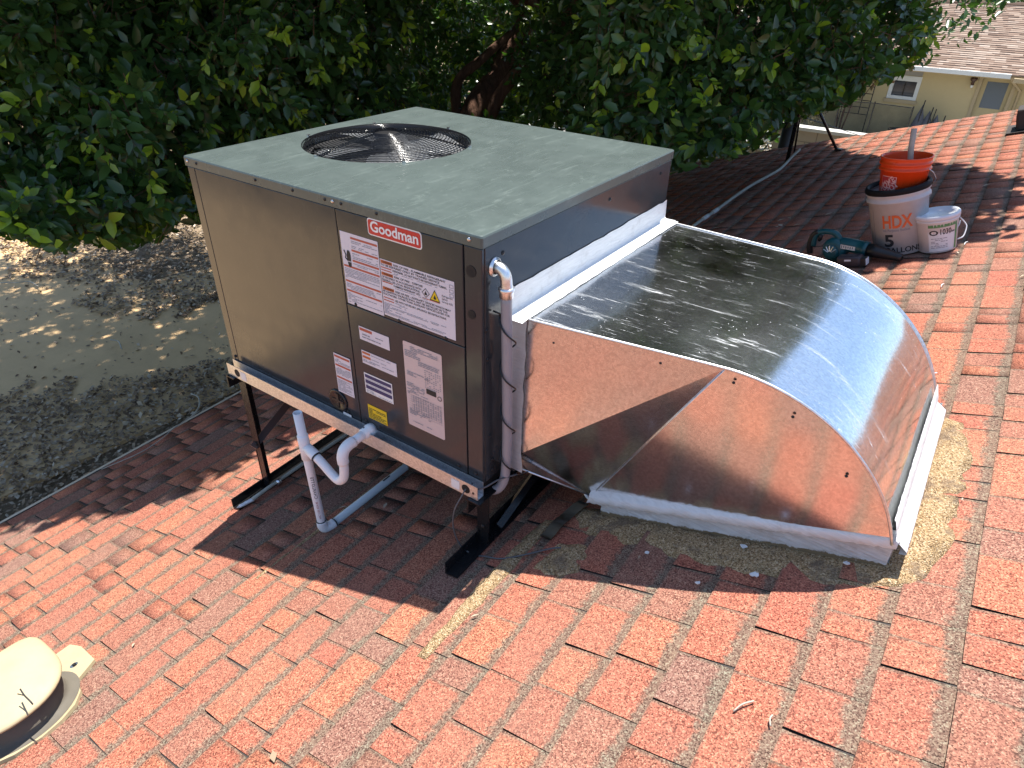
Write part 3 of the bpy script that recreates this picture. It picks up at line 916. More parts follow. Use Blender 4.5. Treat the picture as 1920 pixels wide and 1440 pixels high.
obj('seal_mark', lathe([(.0085, 0), (.0065, 0)], 20, Matrix.Translation((1.132, YT, .262)) @ Matrix.Rotation(R(90), 4, 'X'), False), 'ink', l7)
l8 = label(.653, .734, .106, .264, 'label')
rects('heading', [(.656, .731, .250, .2585), (.656, .731, .215, .2225), (.656, .731, .166, .1735)], fz(YT + .0004), 'redprint', l8)
rects('small_print', fine(.657, .730, .226, .247, .005, .4) + fine(.657, .730, .177, .212, .005, .4) + fine(.657, .730, .110, .163, .005, .4), fz(YT), 'greyink', l8)
obj('drain_tag', box(.664, .706, -.004, -.0025, -.012, .022), 'white', ac)

# ================================================================== STAND
st = thing('equipment_stand', 'black steel angle stand with skids and legs carrying the cabinet on the slope', 'stand', (W / 2, D / 2, rz(W / 2, D / 2)))
for xs in (0.0, 1.262):
    b = bmesh.new()
    p = lambda x, y, h: (x, y, rz(xs, y) + h + (x - xs) * RS * .6)
    for (xa, xb, h0, h1) in ((xs, xs + .052, .012, .017), (xs, xs + .005, .017, .060)):
        vs = [b.verts.new(p(x, y, h)) for x in (xa, xb) for y in (-.16, 1.42) for h in (h0, h1)]
        for q in ((0, 1, 3, 2), (4, 6, 7, 5), (0, 4, 5, 1), (2, 3, 7, 6), (0, 2, 6, 4), (1, 5, 7, 3)): b.faces.new([vs[i] for i in q])
    obj('skid', b, 'blk', st)
    b = bmesh.new(); xb = xs + .006
    add_box(b, xb, xb + .005, -.045, 1.24, -.105, -.046); add_box(b, xb + .005, xb + .05, -.045, 1.24, -.051, -.046)
    obj('cross_beam', b, 'blk', st)
    for y in (.0, 1.14):
        zb = rz(xs, y) + .017; zt = -.050
        mid = zb + (zt - zb) * .42
        b = bmesh.new()
        add_box(b, xs + .011, xs + .016, y, y + .048, mid - .02, zt); add_box(b, xs + .0165, xs + .058, y, y + .005, mid - .02, zt)
        obj('leg', b, 'blk', st)
        b = bmesh.new()
        add_box(b, xs + .0062, xs + .0105, y + .006, y + .048, zb, mid + .03); add_box(b, xs + .0165, xs + .050, y + .0055, y + .010, zb, mid + .03)
        obj('leg_extension', b, 'blk', st)
        screw((xs + .035, y - .0005, mid), F, .006, 'screw', st)
        screw((xs + .035, y - .0005, zt - .02), F, .006, 'steelscrew', st)
b = bmesh.new()
add_tube(b, [(.022, -.01, -.435), (.022, .60, -.10)], .022, 4); o = obj('brace', b, 'brown', st)
b = bmesh.new(); add_tube(b, [(1.285, .10, -.27), (1.285, .60, -.10)], .018, 4); obj('brace', b, 'blk', st)
add = bmesh.new(); add_box(add, .02, 1.28, .30, .345, -.09, -.047); obj('joist', add, 'blk', st)
add = bmesh.new(); add_box(add, .02, 1.28, .86, .905, -.09, -.047); obj('joist', add, 'blk', st)

# pipe caulked along the left skid
p = thing('skid_pipe', 'thin cream pipe lying along the left skid with white caulk at its end', 'pipe', rp(.06, -.1))
obj('pipe', tube(smooth_path([rp(.075, -.10, .034), rp(.066, .1, .032), rp(.072, .4, .034), rp(.085, .8, .034), rp(.09, 1.3, .034)], 4), .0085, 8), 'pvcold', p, True)
b = bmesh.new()
bmesh.ops.create_icosphere(b, subdivisions=3, radius=1)
for v in b.verts:
    n = math.sin(9 * v.co.x + 4 * v.co.y) * math.cos(7 * v.co.y + 5 * v.co.z)
    c = v.co * (1 + .22 * n); v.co = rp(.055 + c.x * .012 + c.y * .012, -.115 + c.y * .045, .022) + Vector((0, 0, c.z * .010))
obj('caulk', b, 'white', p, True)
obj('clamp', tube([rp(.078, .03, .034), rp(.078, .05, .034)], .013, 10), 'zinc', p, True)

# ================================================================== CONDENSATE DRAIN
pv = thing('drain_pipe', 'white pvc condensate drain with trap, open vent riser and run on the roof', 'pipe', rp(.605, -.135))
RP = .0165
def pipe(name, pts, r=RP, mat='pvc', n=16): return obj(name, tube(pts, r, n), mat, pv, True)
xb_, yb_ = .606, -.135; zb_ = rz(.606, -.135) + .034
rise = obj('riser', None if False else bpy.data.meshes.new('riser'), 'pvc', pv)
b = bmesh.new()
top = Vector((.583, -.137, .058)); bot = Vector((xb_, yb_, zb_))
add_tube(b, [bot, bot.lerp(top, .5), top], RP, 18, False)
# open mouth
ax = (top - bot).normalized(); a1, a2 = frame_of(ax)
ri = [b.verts.new(top + (a1 * math.cos(t) + a2 * math.sin(t)) * RP * .80) for t in [2 * math.pi * j / 18 for j in range(18)]]
rd = [b.verts.new(top - ax * .05 + (a1 * math.cos(t) + a2 * math.sin(t)) * RP * .78) for t in [2 * math.pi * j / 18 for j in range(18)]]
ro = [b.verts.new(top + (a1 * math.cos(t) + a2 * math.sin(t)) * RP) for t in [2 * math.pi * j / 18 for j in range(18)]]
for j in range(18):
    k = (j + 1) % 18
    b.faces.new((ro[j], ro[k], ri[k], ri[j])); b.faces.new((ri[j], ri[k], rd[k], rd[j]))
b.faces.new(rd)
bmesh.ops.remove_doubles(b, verts=b.verts[:], dist=1e-5)
bmesh.ops.recalc_face_normals(b, faces=b.faces[:])
bpy.data.objects.remove(rise)
rise = obj('riser', b, 'pvc', pv, True)
tz = lambda z: bot + (top - bot) * ((z - bot.z) / (top.z - bot.z))
pipe('tee', [tz(-.145), tz(-.142), tz(-.04), tz(-.037)], [RP * 1.0, RP * 1.24, RP * 1.24, RP * 1.0])
tc = tz(-.085)
br0 = tc; br1 = Vector((.652, -.140, -.106))
pipe('tee_branch', [br0, br0.lerp(br1, .9), br1], [RP * 1.15, RP * 1.24, RP * 1.2])
obj('joint_line', tube([br1 - (br1 - br0).normalized() * .002, br1 + (br1 - br0).normalized() * .001], RP * 1.25, 16), 'ink', pv, True)
trap = smooth_path([br1, (.685, -.140, -.124), (.725, -.140, -.150), (.762, -.142, -.158), (.790, -.142, -.132), (.800, -.142, -.090), (.801, -.142, -.055)], 6)
pipe('trap', trap, RP, 'pvc')
el = smooth_path([(.801, -.142, -.060), (.801, -.142, -.035), (.801, -.132, -.012), (.802, -.112, -.001), (.803, -.088, .001)], 4)
pipe('elbow', el, [RP * 1.22] * len(el))
pipe('stub', [(.803, -.090, .001), (.806, -.03, .006)])
pipe('adapter', [(.8045, -.046, .0045), (.8045, -.045, .0045), (.8065, -.022, .0065), (.8068, -.0205, .0066), (.807, -.011, .0070), (.807, .002, .0072)], [RP * 1.05, RP * 1.25, RP * 1.25, RP * 1.45, RP * 1.45, RP * 1.3])
obj('adapter_hole', tube([(.8000, -.033, .0048 + RP * 1.20), (.8000, -.033, .0055 + RP * 1.24)], .003, 8), 'ink', pv)
el2 = smooth_path([(xb_, yb_, zb_ + .030), (xb_, yb_, zb_ + .006), (xb_ + .003, yb_ + .008, zb_ - .012), (xb_ + .008, yb_ + .03, zb_ - .016), (xb_ + .010, yb_ + .048, zb_ - .0145)], 4)
pipe('elbow', el2, [RP * 1.24] * len(el2))
pipe('roof_run', [(xb_ + .010, yb_ + .045, zb_ - .0145), rp(.632, .31, .024), rp(.633, .318, .024)], RP, 'pvcgrey')
obj('joint_line', tube([(xb_ + .010, yb_ + .047, zb_ - .0145), (xb_ + .010, yb_ + .050, zb_ - .0145)], RP * 1.26, 16), 'ink', pv, True)
obj('joint_line', tube([(xb_ - .0012, yb_, zb_ + .029), (xb_ - .0013, yb_, zb_ + .0315)], RP * 1.26, 16), 'ink', pv, True)
# print that runs up the riser
axd = (top - bot).normalized(); view = Vector(CAM) - tz(-.3); view = (view - axd * view.dot(axd)).normalized(); sd = axd.cross(view).normalized()
def wrap(z0, rr, side=0.0):
    o3 = tz(z0)
    def fn(x, y):
        a = (y - .006) / rr + side
        return o3 + axd * x + (view * math.cos(a) - sd * -math.sin(a)) * rr
    return fn
put_text('pipe_print', 'CHARLOTTE', .0165, (0, 0, 0), (1, 0, 0), (0, 1, 0), 'ink', rise, .006, 1.1, .105, post=wrap(-.325, RP + .0007))
put_text('pipe_print', 'PVC 1120  SCH 40', .0105, (0, 0, 0), (1, 0, 0), (0, 1, 0), 'redprint', rise, .004, 1.0, .085, post=wrap(-.425, RP + .0007))
d0 = rp(.632, .31, .024)
rn_ = obj('pipe_print', box(-.003, .003, -.02, .02, 0, .0008, 0, Matrix.Translation(Vector((.629, .20, rz(.63, .20) + .024 + RP))) @ Matrix.Rotation(R(2), 4, 'X')), 'ink', pv)

# ================================================================== CONDUIT AND CABLES
cd = thing('electrical_conduit', 'grey flexible conduit with metal elbow and a black wire wound round it', 'conduit', (1.335, .07, -.05))
obj('locknut', lathe([(.027, 0), (.027, .004), (.020, .006), (.020, .010)], 20, Matrix.Translation((W - .002, .056, .724)) @ Matrix.Rotation(R(90), 4, 'Y')), 'zinc', cd, True)
e = smooth_path([(W + .002, .056, .724), (W + .020, .056, .722), (W + .034, .056, .708), (W + .038, .056, .688), (W + .038, .057, .668)], 4)
obj('elbow', tube(e, [.0165] * (len(e) - 3) + [.0175] * 3, 16), 'zinc', cd, True)
obj('gland_nut', lathe([(.0175, .010), (.0225, .008), (.0225, .001), (.0195, -.004), (.0195, -.020), (.016, -.022)], 18, Matrix.Translation((W + .038, .057, .665)), True, True), 'zinc', cd, True)
hp = smooth_path([(W + .038, .057, .650), (W + .038, .062, .52), (W + .036, .070, .36), (W + .036, .075, .18), (W + .034, .075, .05), (W + .028, .070, -.02), (W + .006, .056, -.058), (W - .05, .04, -.072)], 6)
obj('hose', tube(hp, .0158, 16), 'hose', cd, True)
cdv = (Vector(CAM) - Vector((W, 0, .3))); cdv.z = 0; cdv.normalize(); cds = Vector((0, 0, 1)).cross(cdv)
wp = [(W + .002, .045, .598), (W + .02, .052, .592)]
N = 60
for i in range(N + 1):
    t = i / N; z = .585 - .57 * t; a = -1.9 + t * 2 * math.pi * 3.6
    c = Vector((W + .037 - .002 * t, .062 + .013 * min(1, t * 1.6), z)); r = .0195 + .006 * math.sin(a * .5 + 1) ** 2
    wp.append(c + (cdv * math.cos(a) + cds * math.sin(a)) * r)
wp += [(W + .05, .11, -.012), (W + .06, .17, -.03)]
obj('wire', tube(smooth_path(wp, 2), .0027, 6), 'wire', cd, True)
M['cable'] = simple('grey cable', (.10, .10, .105), .5)
cb = smooth_path([(W - .04, .01, -.012), (1.255, -.032, -.018), (1.252, -.050, -.035), (1.238, -.075, -.09), (1.232, -.075, -.17), (1.245, -.06, -.25), (1.285, -.045, -.285), rp(1.335, -.045, .012), rp(1.40, -.035, .012), rp(1.47, .01, .014), rp(1.53, .055, .018), rp(1.56, .07, .018)], 6)
rebase(tag(obj('cable', tube(cb, .0028, 6), 'cable', None, True), 'thin grey cable drooping from the rail hole onto the shingles', 'cable'))
cb2 = smooth_path([(1.29, -.018, -.012), (1.31, .0, -.004), (1.33, .04, .008), (1.36, .10, .005)], 5)
rebase(tag(obj('cable', tube(cb2, .003, 6), 'cable', None, True), 'short grey cable lying across the open end of the front rail', 'cable'))

# ================================================================== DUCT
dt = thing('duct_elbow', 'shiny galvanised sheet metal duct elbow curving from the cabinet down to the roof', 'duct', rp(1.9, .7))
def yf(x): return .13 + .127 * (x - 1.3)
def yb(x): return 1.18 - .088 * (x - 1.3)
AC_, AR = (1.90, .036), .520
prof = []
for i in range(15): prof.append((1.30 + i * (1.90 - 1.30) / 14, .551 + .005 * i / 14))
prof = prof[:-1]
a_end = math.asin((2.398 - AC_[0]) / AR) if (2.398 - AC_[0]) / AR < 1 else math.pi / 2
for i in range(1, 31):
    a = i / 30 * R(74); prof.append((AC_[0] + AR * math.sin(a), AC_[1] + AR * math.cos(a)))
prof = [p for p in prof if p[0] < 2.402]
b = bmesh.new(); NR = 24; prev = None
def wob(x, y): return .0018 * math.sin(5.1 * x + 2.2 * y) + .0014 * math.sin(9.3 * y - 4 * x) + .001 * math.sin(14 * x + 1.7)
for x, z in prof:
    cur = []
    for j in range(NR + 1):
        t = j / NR; y = yf(x) + (yb(x) - yf(x)) * t
        e_ = min(t, 1 - t) * 8; w_ = wob(x, y) * min(1, e_)
        cur.append(b.verts.new((x + (w_ if x > 2.2 else 0), y, z + (w_ if x <= 2.2 else 0))))
    if prev:
        for j in range(NR): b.faces.new((prev[j], cur[j], cur[j + 1], prev[j + 1]))
    prev = cur
bmesh.ops.recalc_face_normals(b, faces=b.faces[:])
obj('top_sheet', b, 'duct', dt, True)
apex = Vector((1.912, yf(1.912), .5545)); A0 = Vector((1.30, .13, .550)); Ab = Vector((1.362, .126, .078)); Ub = Vector((1.30, .126, .005))
CL = Vector((1.539, .296, -.133)); CR = Vector((2.397, .283, .186))
def facet(name, pts, mat, nsub=0, th=.0012):
    b = bmesh.new(); b.faces.new([b.verts.new(p) for p in pts])
    return obj(name, b, mat, dt)
top_line = [Vector((x, yf(x), z)) for x, z in prof if x <= 1.905]
b = bmesh.new()
base_v = b.verts.new(Ab); ub = b.verts.new(Ub + Vector((0, -.004, .055)))
vs = [b.verts.new(p) for p in top_line] + [b.verts.new(apex)]
b.faces.new((ub, base_v, vs[0]))
for q, w in zip(vs, vs[1:]): b.faces.new((base_v, w, q))
bmesh.ops.recalc_face_normals(b, faces=b.faces[:])
fa = obj('front_panel', b, 'ductside', dt); fa['label'] = 'flat upper facet of the duct side, reflecting the red roof'
facet('front_panel', [Ub, CL, apex, Ab, Ub + Vector((0, -.004, .055))], 'ductside')['label'] = 'dark downward facing triangular facet of the duct side'
b = bmesh.new(); arc = [apex] + [Vector((x, yf(x), z)) for x, z in prof if x > 1.93 and z > CR.z] + [CR]
NC = 10; prev = None
for p in arc:
    t = (p.x - apex.x) / (CR.x - apex.x)
    cur = [b.verts.new(CL.lerp(p, j / NC)) for j in range(1, NC + 1)]
    if prev:
        for j in range(NC - 1): b.faces.new((prev[j], prev[j + 1], cur[j + 1], cur[j]))
    prev = cur
c0 = b.verts.new(CL)
firsts = [v for v in b.verts if v is not c0 and (v.co - CL).length > 0]
b.verts.ensure_lookup_table()
cols = [b.verts[i * NC] for i in range(len(arc))]
for q, w in zip(cols, cols[1:]): b.faces.new((c0, q, w))
bmesh.ops.recalc_face_normals(b, faces=b.faces[:])
obj('front_panel', b, 'ductside', dt)['label'] = 'quarter round facet of the duct side under the curve'
# back and throat
b = bmesh.new(); bk = [Vector((x, yb(x), z)) for x, z in prof]; BL = Vector((1.544, 1.11, rz(1.544, 1.11) + .075)); BU = Vector((1.30, 1.18, .005))
vs = [b.verts.new(p) for p in bk]; v1 = b.verts.new(BL); v0 = b.verts.new(BU)
b.faces.new((v0, v1, vs[0]))
for q, w in zip(vs, vs[1:]): b.faces.new((v1, w, q))
b.faces.new((vs[-1], v1, b.verts.new((2.40, 1.083, rz(2.4, 1.083) + .10))))
obj('back_panel', b, 'ductside', dt)
b = bmesh.new(); b.faces.new([b.verts.new(p) for p in (Ub, BU, BL, CL)]); obj('throat_panel', b, 'ductside', dt)
# rolled seams
fe = [Vector((x, yf(x) - .001, z + .001)) for x, z in prof if z > .17]
obj('edge_seam', tube(fe, .0042, 8), 'zinc', dt, True)
obj('edge_seam', tube([Vector((x, yb(x), z + .001)) for x, z in prof if z > .17], .0042, 8), 'zinc', dt, True)
obj('fold_seam', tube([CL + Vector((0, -.002, 0)), apex + Vector((0, -.002, -.003))], [.0030, .0012], 6), 'zinc', dt, True)
obj('fold_seam', tube([Ub, CL], .0028, 6), 'zinc', dt, True)
nA = (top_line[-1] - Ab).cross(top_line[0] - Ab).normalized(); nA = nA if nA.y < 0 else -nA
for u, v in ((1039, 642), (1121, 631), (1239, 680), (1376, 717), (1487, 781), (1587, 892)):
    best_p = on_y(u, v, yf(1.6) if u < 1370 else .245)
    P = on_y(u, v, .20)
    for it in range(6): P = on_y(u, v, yf(P.x) + (0.03 * max(0, (.5 - P.z)) if u > 1370 else .002))
    screw(P + Vector((0, -.001, 0)), F, .0035, 'screw', dt)
# brushed white coating at the cabinet joint
b = bmesh.new(); prev = None
for i in range(31):
    t = i / 30; y = .098 + t * (1.189 - .098); j = random.gauss(0, .0012); k2 = random.gauss(0, .0012)
    pts = [(W + .001, y, .632 + j), (W + .003, y, .60), (W + .0035, y, .566), (W + .010, y, .559), (W + .035, y, .5565), (W + .062 + k2, y, .556 + .0006)]
    if t < .03 or t > .985: pts = [(p[0], p[1], p[2]) for p in pts]
    cur = [b.verts.new(p) for p in pts]
    if prev:
        for q in range(5): b.faces.new((prev[q], prev[q + 1], cur[q + 1], cur[q]))
    prev = cur
obj('joint_coating', b, 'coat', dt, True)
b = bmesh.new(); prev = None
for i in range(25):
    t = i / 24; z = .004 + t * (.558 - .004); j = random.gauss(0, .0014); k2 = random.gauss(0, .0016)
    ybase = .126 - .008 * (1 - t)
    pts = [(W - .0005, .100 + j, z), (W + .0022, .108, z), (W + .003, ybase - .008, z), (W + .007, ybase - .003, z), (W + .03, ybase - .0005 + .127 * .03 * t, z), (W + .058 + k2 + .012 * (1 - t) ** 6, ybase - .002 + .127 * .056 * t, z)]
    cur = [b.verts.new(p) for p in pts]
    if prev:
        for q in range(5): b.faces.new((prev[q], prev[q + 1], cur[q + 1], cur[q]))
    prev = cur
obj('joint_coating', b, 'coatgrey', dt, True)
# short far return of the coating
obj('joint_coating', box(W, W + .05, 1.182, 1.188, .02, .56), 'coat', dt)

# ---- curb
cu = thing('roof_curb', 'low white coated curb under the duct mouth with ragged coating on its sides', 'curb', rp(2.0, .67))
def ctop(x, y): return .058 + .034 * (x - 1.55) / .86 - .035 * (y - .27) / .8 * max(0, min(1, (x - 1.7) / .6))
def curb_wall(p0, p1, mat, n=60, out=Vector((0, -1, 0)), ragged=True):
    b = bmesh.new(); prev = None
    for i in range(n + 1):
        t = i / n; x = p0[0] + (p1[0] - p0[0]) * t; y = p0[1] + (p1[1] - p0[1]) * t
        lo = .014 + (abs(random.gauss(0, .008)) + .010 * max(0, math.sin(9 * t + 1)) + .006 * max(0, math.sin(31 * t)) if ragged else 0)
        w_ = .0015 * math.sin(25 * t); tp = ctop(x, y)
        pts = [Vector((x, y, rz(x, y) + h)) + out * o_ for h, o_ in ((tp + .02, 0), (tp * .6, .0015 + w_), (lo, .0035), (lo - .001, .0), (-.005, .0))]
        cur = [b.verts.new(p) for p in pts]
        if prev:
            for q in range(4):
                b.faces.new((prev[q], prev[q + 1], cur[q + 1], cur[q]))
        prev = cur
    bmesh.ops.recalc_face_normals(b, faces=b.faces[:])
    hg = [v.co.z - rz(v.co.x, v.co.y) for v in b.verts]
    o = obj('curb_wall', b, mat, cu, False)
    a = o.data.attributes.new('hgt', 'FLOAT', 'POINT'); a.data.foreach_set('value', hg)
    return o
curb_wall((1.590, .276), (2.408, .284), 'coatrag')
curb_wall((2.408, .284), (2.42, 1.07), 'coat', 40, Vector((1, 0, 0)))
curb_wall((1.590, 1.08), (1.590, .276), 'flash', 20, Vector((-1, 0, 0)), False)
curb_wall((2.42, 1.07), (1.590, 1.08), 'coat', 20, Vector((0, 1, 0)), False)
def strip(name, line, prof_, mat, n=90, wavy=.0024):
    b = bmesh.new(); prev = None
    for i in range(n + 1):
        t = i / n; x, y = line(t); base = rz(x, y) + ctop(x, y)
        cur = [b.verts.new((x + dx + random.gauss(0, wavy * .5), y + dy + random.gauss(0, wavy * .5), base + h + random.gauss(0, wavy * .4))) for dx, dy, h in prof_]
        if prev:
            for q in range(len(prof_) - 1): b.faces.new((prev[q], prev[q + 1], cur[q + 1], cur[q]))
        prev = cur
    bmesh.ops.recalc_face_normals(b, faces=b.faces[:])
    return obj(name, b, mat, cu, True)
strip('front_flange', lambda t: (1.542 + .872 * t, .280 + .004 * t), [(0, .010, .040), (0, .0, .030), (0, -.011, .024), (0, -.013, .019), (0, -.016, -.002), (0, -.006, -.006)], 'coat')
strip('side_flange', lambda t: (2.402, .268 + .80 * t), [(-.018, 0, .088), (-.014, 0, .084), (.000, 0, .044), (.003, 0, .027), (.034, 0, .006), (.037, 0, -.003), (.02, 0, -.008)], 'coat', 90, .0007)
b = bmesh.new(); bmesh.ops.create_icosphere(b, subdivisions=2, radius=1)
for v in b.verts: v.co = CL + Vector((-.012 + v.co.x * .016, -.004 + v.co.y * .008, -.006 - v.co.x * .010 + v.co.z * .008))
obj('sealant_blob', b, 'coat', cu, True)
# a few flecks of white coating fallen on the shingles
for i, (u, v, s, lb) in enumerate(((1415, 1078, .022, 'white coating splat on the shaded shingles below the middle of the curb'), (1308, 1094, .012, 'thin white fleck on a dark red shingle in the duct shadow'), (1393, 1028, .018, 'white coating drip on the mastic just under the curb front'), (1213, 1037, .014, 'small grey white splat on shingles near the left half of the curb'), (1586, 1060, .014, 'white smear on the mastic near the right front corner of the curb'))):
    c = on_roof(u, v, .012); b = bmesh.new(); n = 14
    vs = [b.verts.new((c.x + s * .6 * (.6 + .6 * random.random()) * math.cos(2 * math.pi * j / n), c.y + s * .42 * (.5 + .8 * random.random()) * math.sin(2 * math.pi * j / n), 0)) for j in range(n)]
    for vv in vs: vv.co.z = rz(vv.co.x, vv.co.y) + .0195 if v > 1000 and u in (1393, 1586) else rz(vv.co.x, vv.co.y) + .0135
    f = b.faces.new(vs); r = bmesh.ops.extrude_face_region(b, geom=[f])
    for g in r['geom']:
        if isinstance(g, bmesh.types.BMVert): g.co.z += .003
    bmesh.ops.recalc_face_normals(b, faces=b.faces[:])
    rebase(tag(obj('coating_fleck', b, 'coat'), lb, 'coating', 'flecks of white coating on the roof'))

# ================================================================== BUCKETS AND TOOLS
def axis_mtx(base, ax, spin=0.0):
    ax = Vector(ax).normalized(); v = Vector(CAM) - Vector(base); v = (v - ax * v.dot(ax)).normalized(); s = v.cross(ax).normalized()
    m = Matrix((s * -1, v * -1, ax)).transposed()      # local -y looks at the camera, local x to the right
    m = Matrix((Vector(v.cross(ax)) * -1, v * -1, ax)).transposed()
    m4 = (m @ Matrix.Rotation(spin, 3, 'Z')).to_4x4(); m4.translation = Vector(base); return m4
def cyl_text(name, body, size, mtx, r, a0, z, mat, parent, bold=0, width=None, tilt=0.0, r1=None, z1=1.0, slant=0.0):
    """lettering laid round a bucket: starts at angle a0 (0 faces the camera) and height z"""
    def fn(x, y):
        xx = x * math.cos(tilt) - y * math.sin(tilt); yy = x * math.sin(tilt) + y * math.cos(tilt)
        zz = z + yy; rr = (r + (r1 - r) * zz / z1 if r1 else r) + .0012
        a = a0 + xx / rr
        return mtx @ Vector((rr * math.sin(a), -rr * math.cos(a), zz))
    return put_text(name, body, size, (0, 0, 0), (1, 0, 0), (0, 1, 0), mat, parent, bold, 1, width, post=fn)
def cyl_patch(name, mtx, r, a0, a1, z0, z1, mat, parent, r1=None, H_=1.0, n=10, off=.0006):
    b = bmesh.new(); prev = None
    for i in range(n + 1):
        a = a0 + (a1 - a0) * i / n; cur = []
        for z in (z0, z1):
            rr = (r + (r1 - r) * z / H_ if r1 else r) + off
            cur.append(b.verts.new(mtx @ Vector((rr * math.sin(a), -rr * math.cos(a), z))))
        if prev: b.faces.new((prev[0], cur[0], cur[1], prev[1]))
        prev = cur
    return obj(name, b, mat, parent, True)
def handle(mtx, r, z, drop, name, parent, rad=.0022, mat='steelscrew', side=1.0, fwd=0.6):
    pts = []
    for i in range(13):
        t = math.pi * i / 12
        pts.append(mtx @ Vector((r * math.cos(t) * side, -fwd * r * math.sin(t) * 1.05, z - drop * math.sin(t))))
    return obj(name, tube(pts, rad, 6), mat, parent, True)

# large white bucket
B1 = on_roof(1687, 466, .012); m1 = axis_mtx(B1, RN); H1 = .368; r0, r1_ = .1335, .150
bk1 = thing('plastic_bucket', 'large dirty white bucket with orange and grey lettering and a black rim', 'bucket', B1)
obj('body', lathe([(.120, 0), (r0, .006), (r0 + (r1_ - r0) * .80, H1 * .80), (r1_ + .007, H1 * .81), (r1_ + .007, H1 * .835), (r1_ + .001, H1 * .85), (r1_ + .001, H1 * .90), (r1_ + .007, H1 * .91), (r1_ + .005, H1 * .95), (r1_, H1 * .96), (r1_ - .004, H1 * .96), (r0 - .004, .02), (.001, .02)], 40, m1), 'bucket', bk1, True)
obj('rim', lathe([(r1_ - .008, H1 * .93), (r1_ + .006, H1 * .925), (r1_ + .013, H1 * .95), (r1_ + .012, H1 * .99), (r1_ + .004, H1 * 1.02), (r1_ - .008, H1 * 1.01), (r1_ - .012, H1 * .96)], 40, m1, False), 'tarblk', bk1, True)
handle(m1, r1_ + .006, H1 * .80, .10, 'handle', bk1, side=1, fwd=-.75)
cyl_text('lettering', 'HDX', .098, m1, r0, -.60, .163, 'hdx', bk1, .030, .150, 0, r1_, H1)
cyl_text('lettering', 'All Purpose Bucket', .020, m1, r0, -.58, .142, 'greyink', bk1, .01, .135, 0, r1_, H1)
cyl_text('lettering', '5', .094, m1, r0, -.56, .058, 'ink', bk1, .03, .048, 0, r1_, H1)
cyl_text('lettering', 'GALLONS', .042, m1, r0, -.56, .020, 'ink', bk1, .02, .185, 0, r1_, H1)
cyl_patch('rule', m1, r0, -1.02, -1.0, .03, .26, 'greyink', bk1, r1_, H1, 1)
# orange bucket standing in it
B2 = B1 + RN * .245 + Vector((-.004, .01, 0)); ax2 = Vector((-.13, .0, 1)); m2 = axis_mtx(B2, ax2); H2 = .270; q0, q1 = .102, .122
bk2 = thing('plastic_bucket', 'bright orange bucket set inside the large white bucket', 'bucket', B2)
obj('body', lathe([(.1, 0), (q0, .004), (q0 + (q1 - q0) * .74, H2 * .74), (q1 + .005, H2 * .75), (q1 + .006, H2 * .78), (q1 - .001, H2 * .79), (q1 - .001, H2 * .85), (q1 + .006, H2 * .86), (q1 + .006, H2 * .89), (q1, H2 * .90), (q1 + .002, H2 * .97), (q1 + .006, H2 * .985), (q1 + .005, H2), (q1 - .002, H2), (q1 - .004, H2 * .95), (q0 - .002, .02), (.001, .02)], 40, m2), 'bucketorange', bk2, True)
hp_ = [m2 @ Vector(p) for p in ((.112, -.085, H2 * .80), (.135, -.08, H2 * .73), (.152, -.05, H2 * .60), (.150, -.01, H2 * .50))]
obj('handle', tube(smooth_path(hp_, 5), .0024, 6), 'steelscrew', bk2, True)
lg = cyl_patch('logo_border', m2, q0, -1.02, -.26, .075, .176, 'pinkprint', bk2, q1, H2, 10, .0006)
cyl_patch('logo_field', m2, q0, -1.00, -.285, .078, .173, 'redlogo', bk2, q1, H2, 10, .0010)
for body, a0, z, wd, sz in (('THE', -.93, .122, .030, .020), ('HOME', -.99, .088, .105, .042), ('DEPOT', -.83, .062, .105, .042)):
    cyl_text('logo_lettering', body, sz, m2, q0, a0, z, 'pinkprint', bk2, .03, wd, .72, q1, H2)
stk = tube([m2 @ Vector((.045, .02, .03)), m2 @ Vector((.012, .06, .29)), m2 @ Vector((.010, .068, .395))], .0145, 12)
tag(obj('wooden_stick', stk, 'wood', None, True), 'pale wooden stick standing up out of the orange bucket', 'stick'); rebase(bpy.data.objects['wooden_stick'])
# small pail
B3 = on_roof(1757, 466, .012); m3 = axis_mtx(B3, RN); H3 = .205; s0, s1 = .088, .102
bk3 = thing('plastic_pail', 'small clean white pail with lid and green banded label beside the large bucket', 'pail', B3)
obj('body', lathe([(.08, 0), (s0, .004), (s1 - .001, H3 * .82), (s1 + .004, H3 * .83), (s1 + .004, H3 * .87), (s1, H3 * .88), (s1, H3 * .92)], 40, m3), 'pail', bk3, True)
obj('pail_lid', lathe([(s1 + .003, H3 * .885), (s1 + .007, H3 * .89), (s1 + .007, H3 * .975), (s1 + .003, H3), (s1 - .006, H3), (s1 - .010, H3 * .975), (.001, H3 * .97)], 40, m3, False), 'pail', bk3, True)
hh = [m3 @ Vector((x, y, z)) for x, y, z in ((.104, -.01, H3 * .80), (.128, -.012, H3 * .62), (.132, -.02, H3 * .52), (.118, -.045, H3 * .34), (.092, -.062, H3 * .30))]
obj('handle', tube(smooth_path(hh, 5), .0032, 6), 'pail', bk3, True)
handle(m3, s1 + .003, H3 * .70, .06, 'handle', bk3, .0025, 'pail', 1, .55)
lb = cyl_patch('pail_label', m3, s0, -.42, 1.15, .012, H3 * .78, 'white', bk3, s1, H3, 14, .0008)
cyl_patch('green_band', m3, s0, -.42, 1.15, H3 * .70, H3 * .78, 'green', lb, s1, H3, 14, .0014)
cyl_patch('green_band', m3, s0, .98, 1.15, .012, H3 * .70, 'green', lb, s1, H3, 4, .0014)
cyl_text('lettering', '1030', .040, m3, s0, .10, H3 * .515, 'ink', lb, .025, .055, 0, s1, H3)
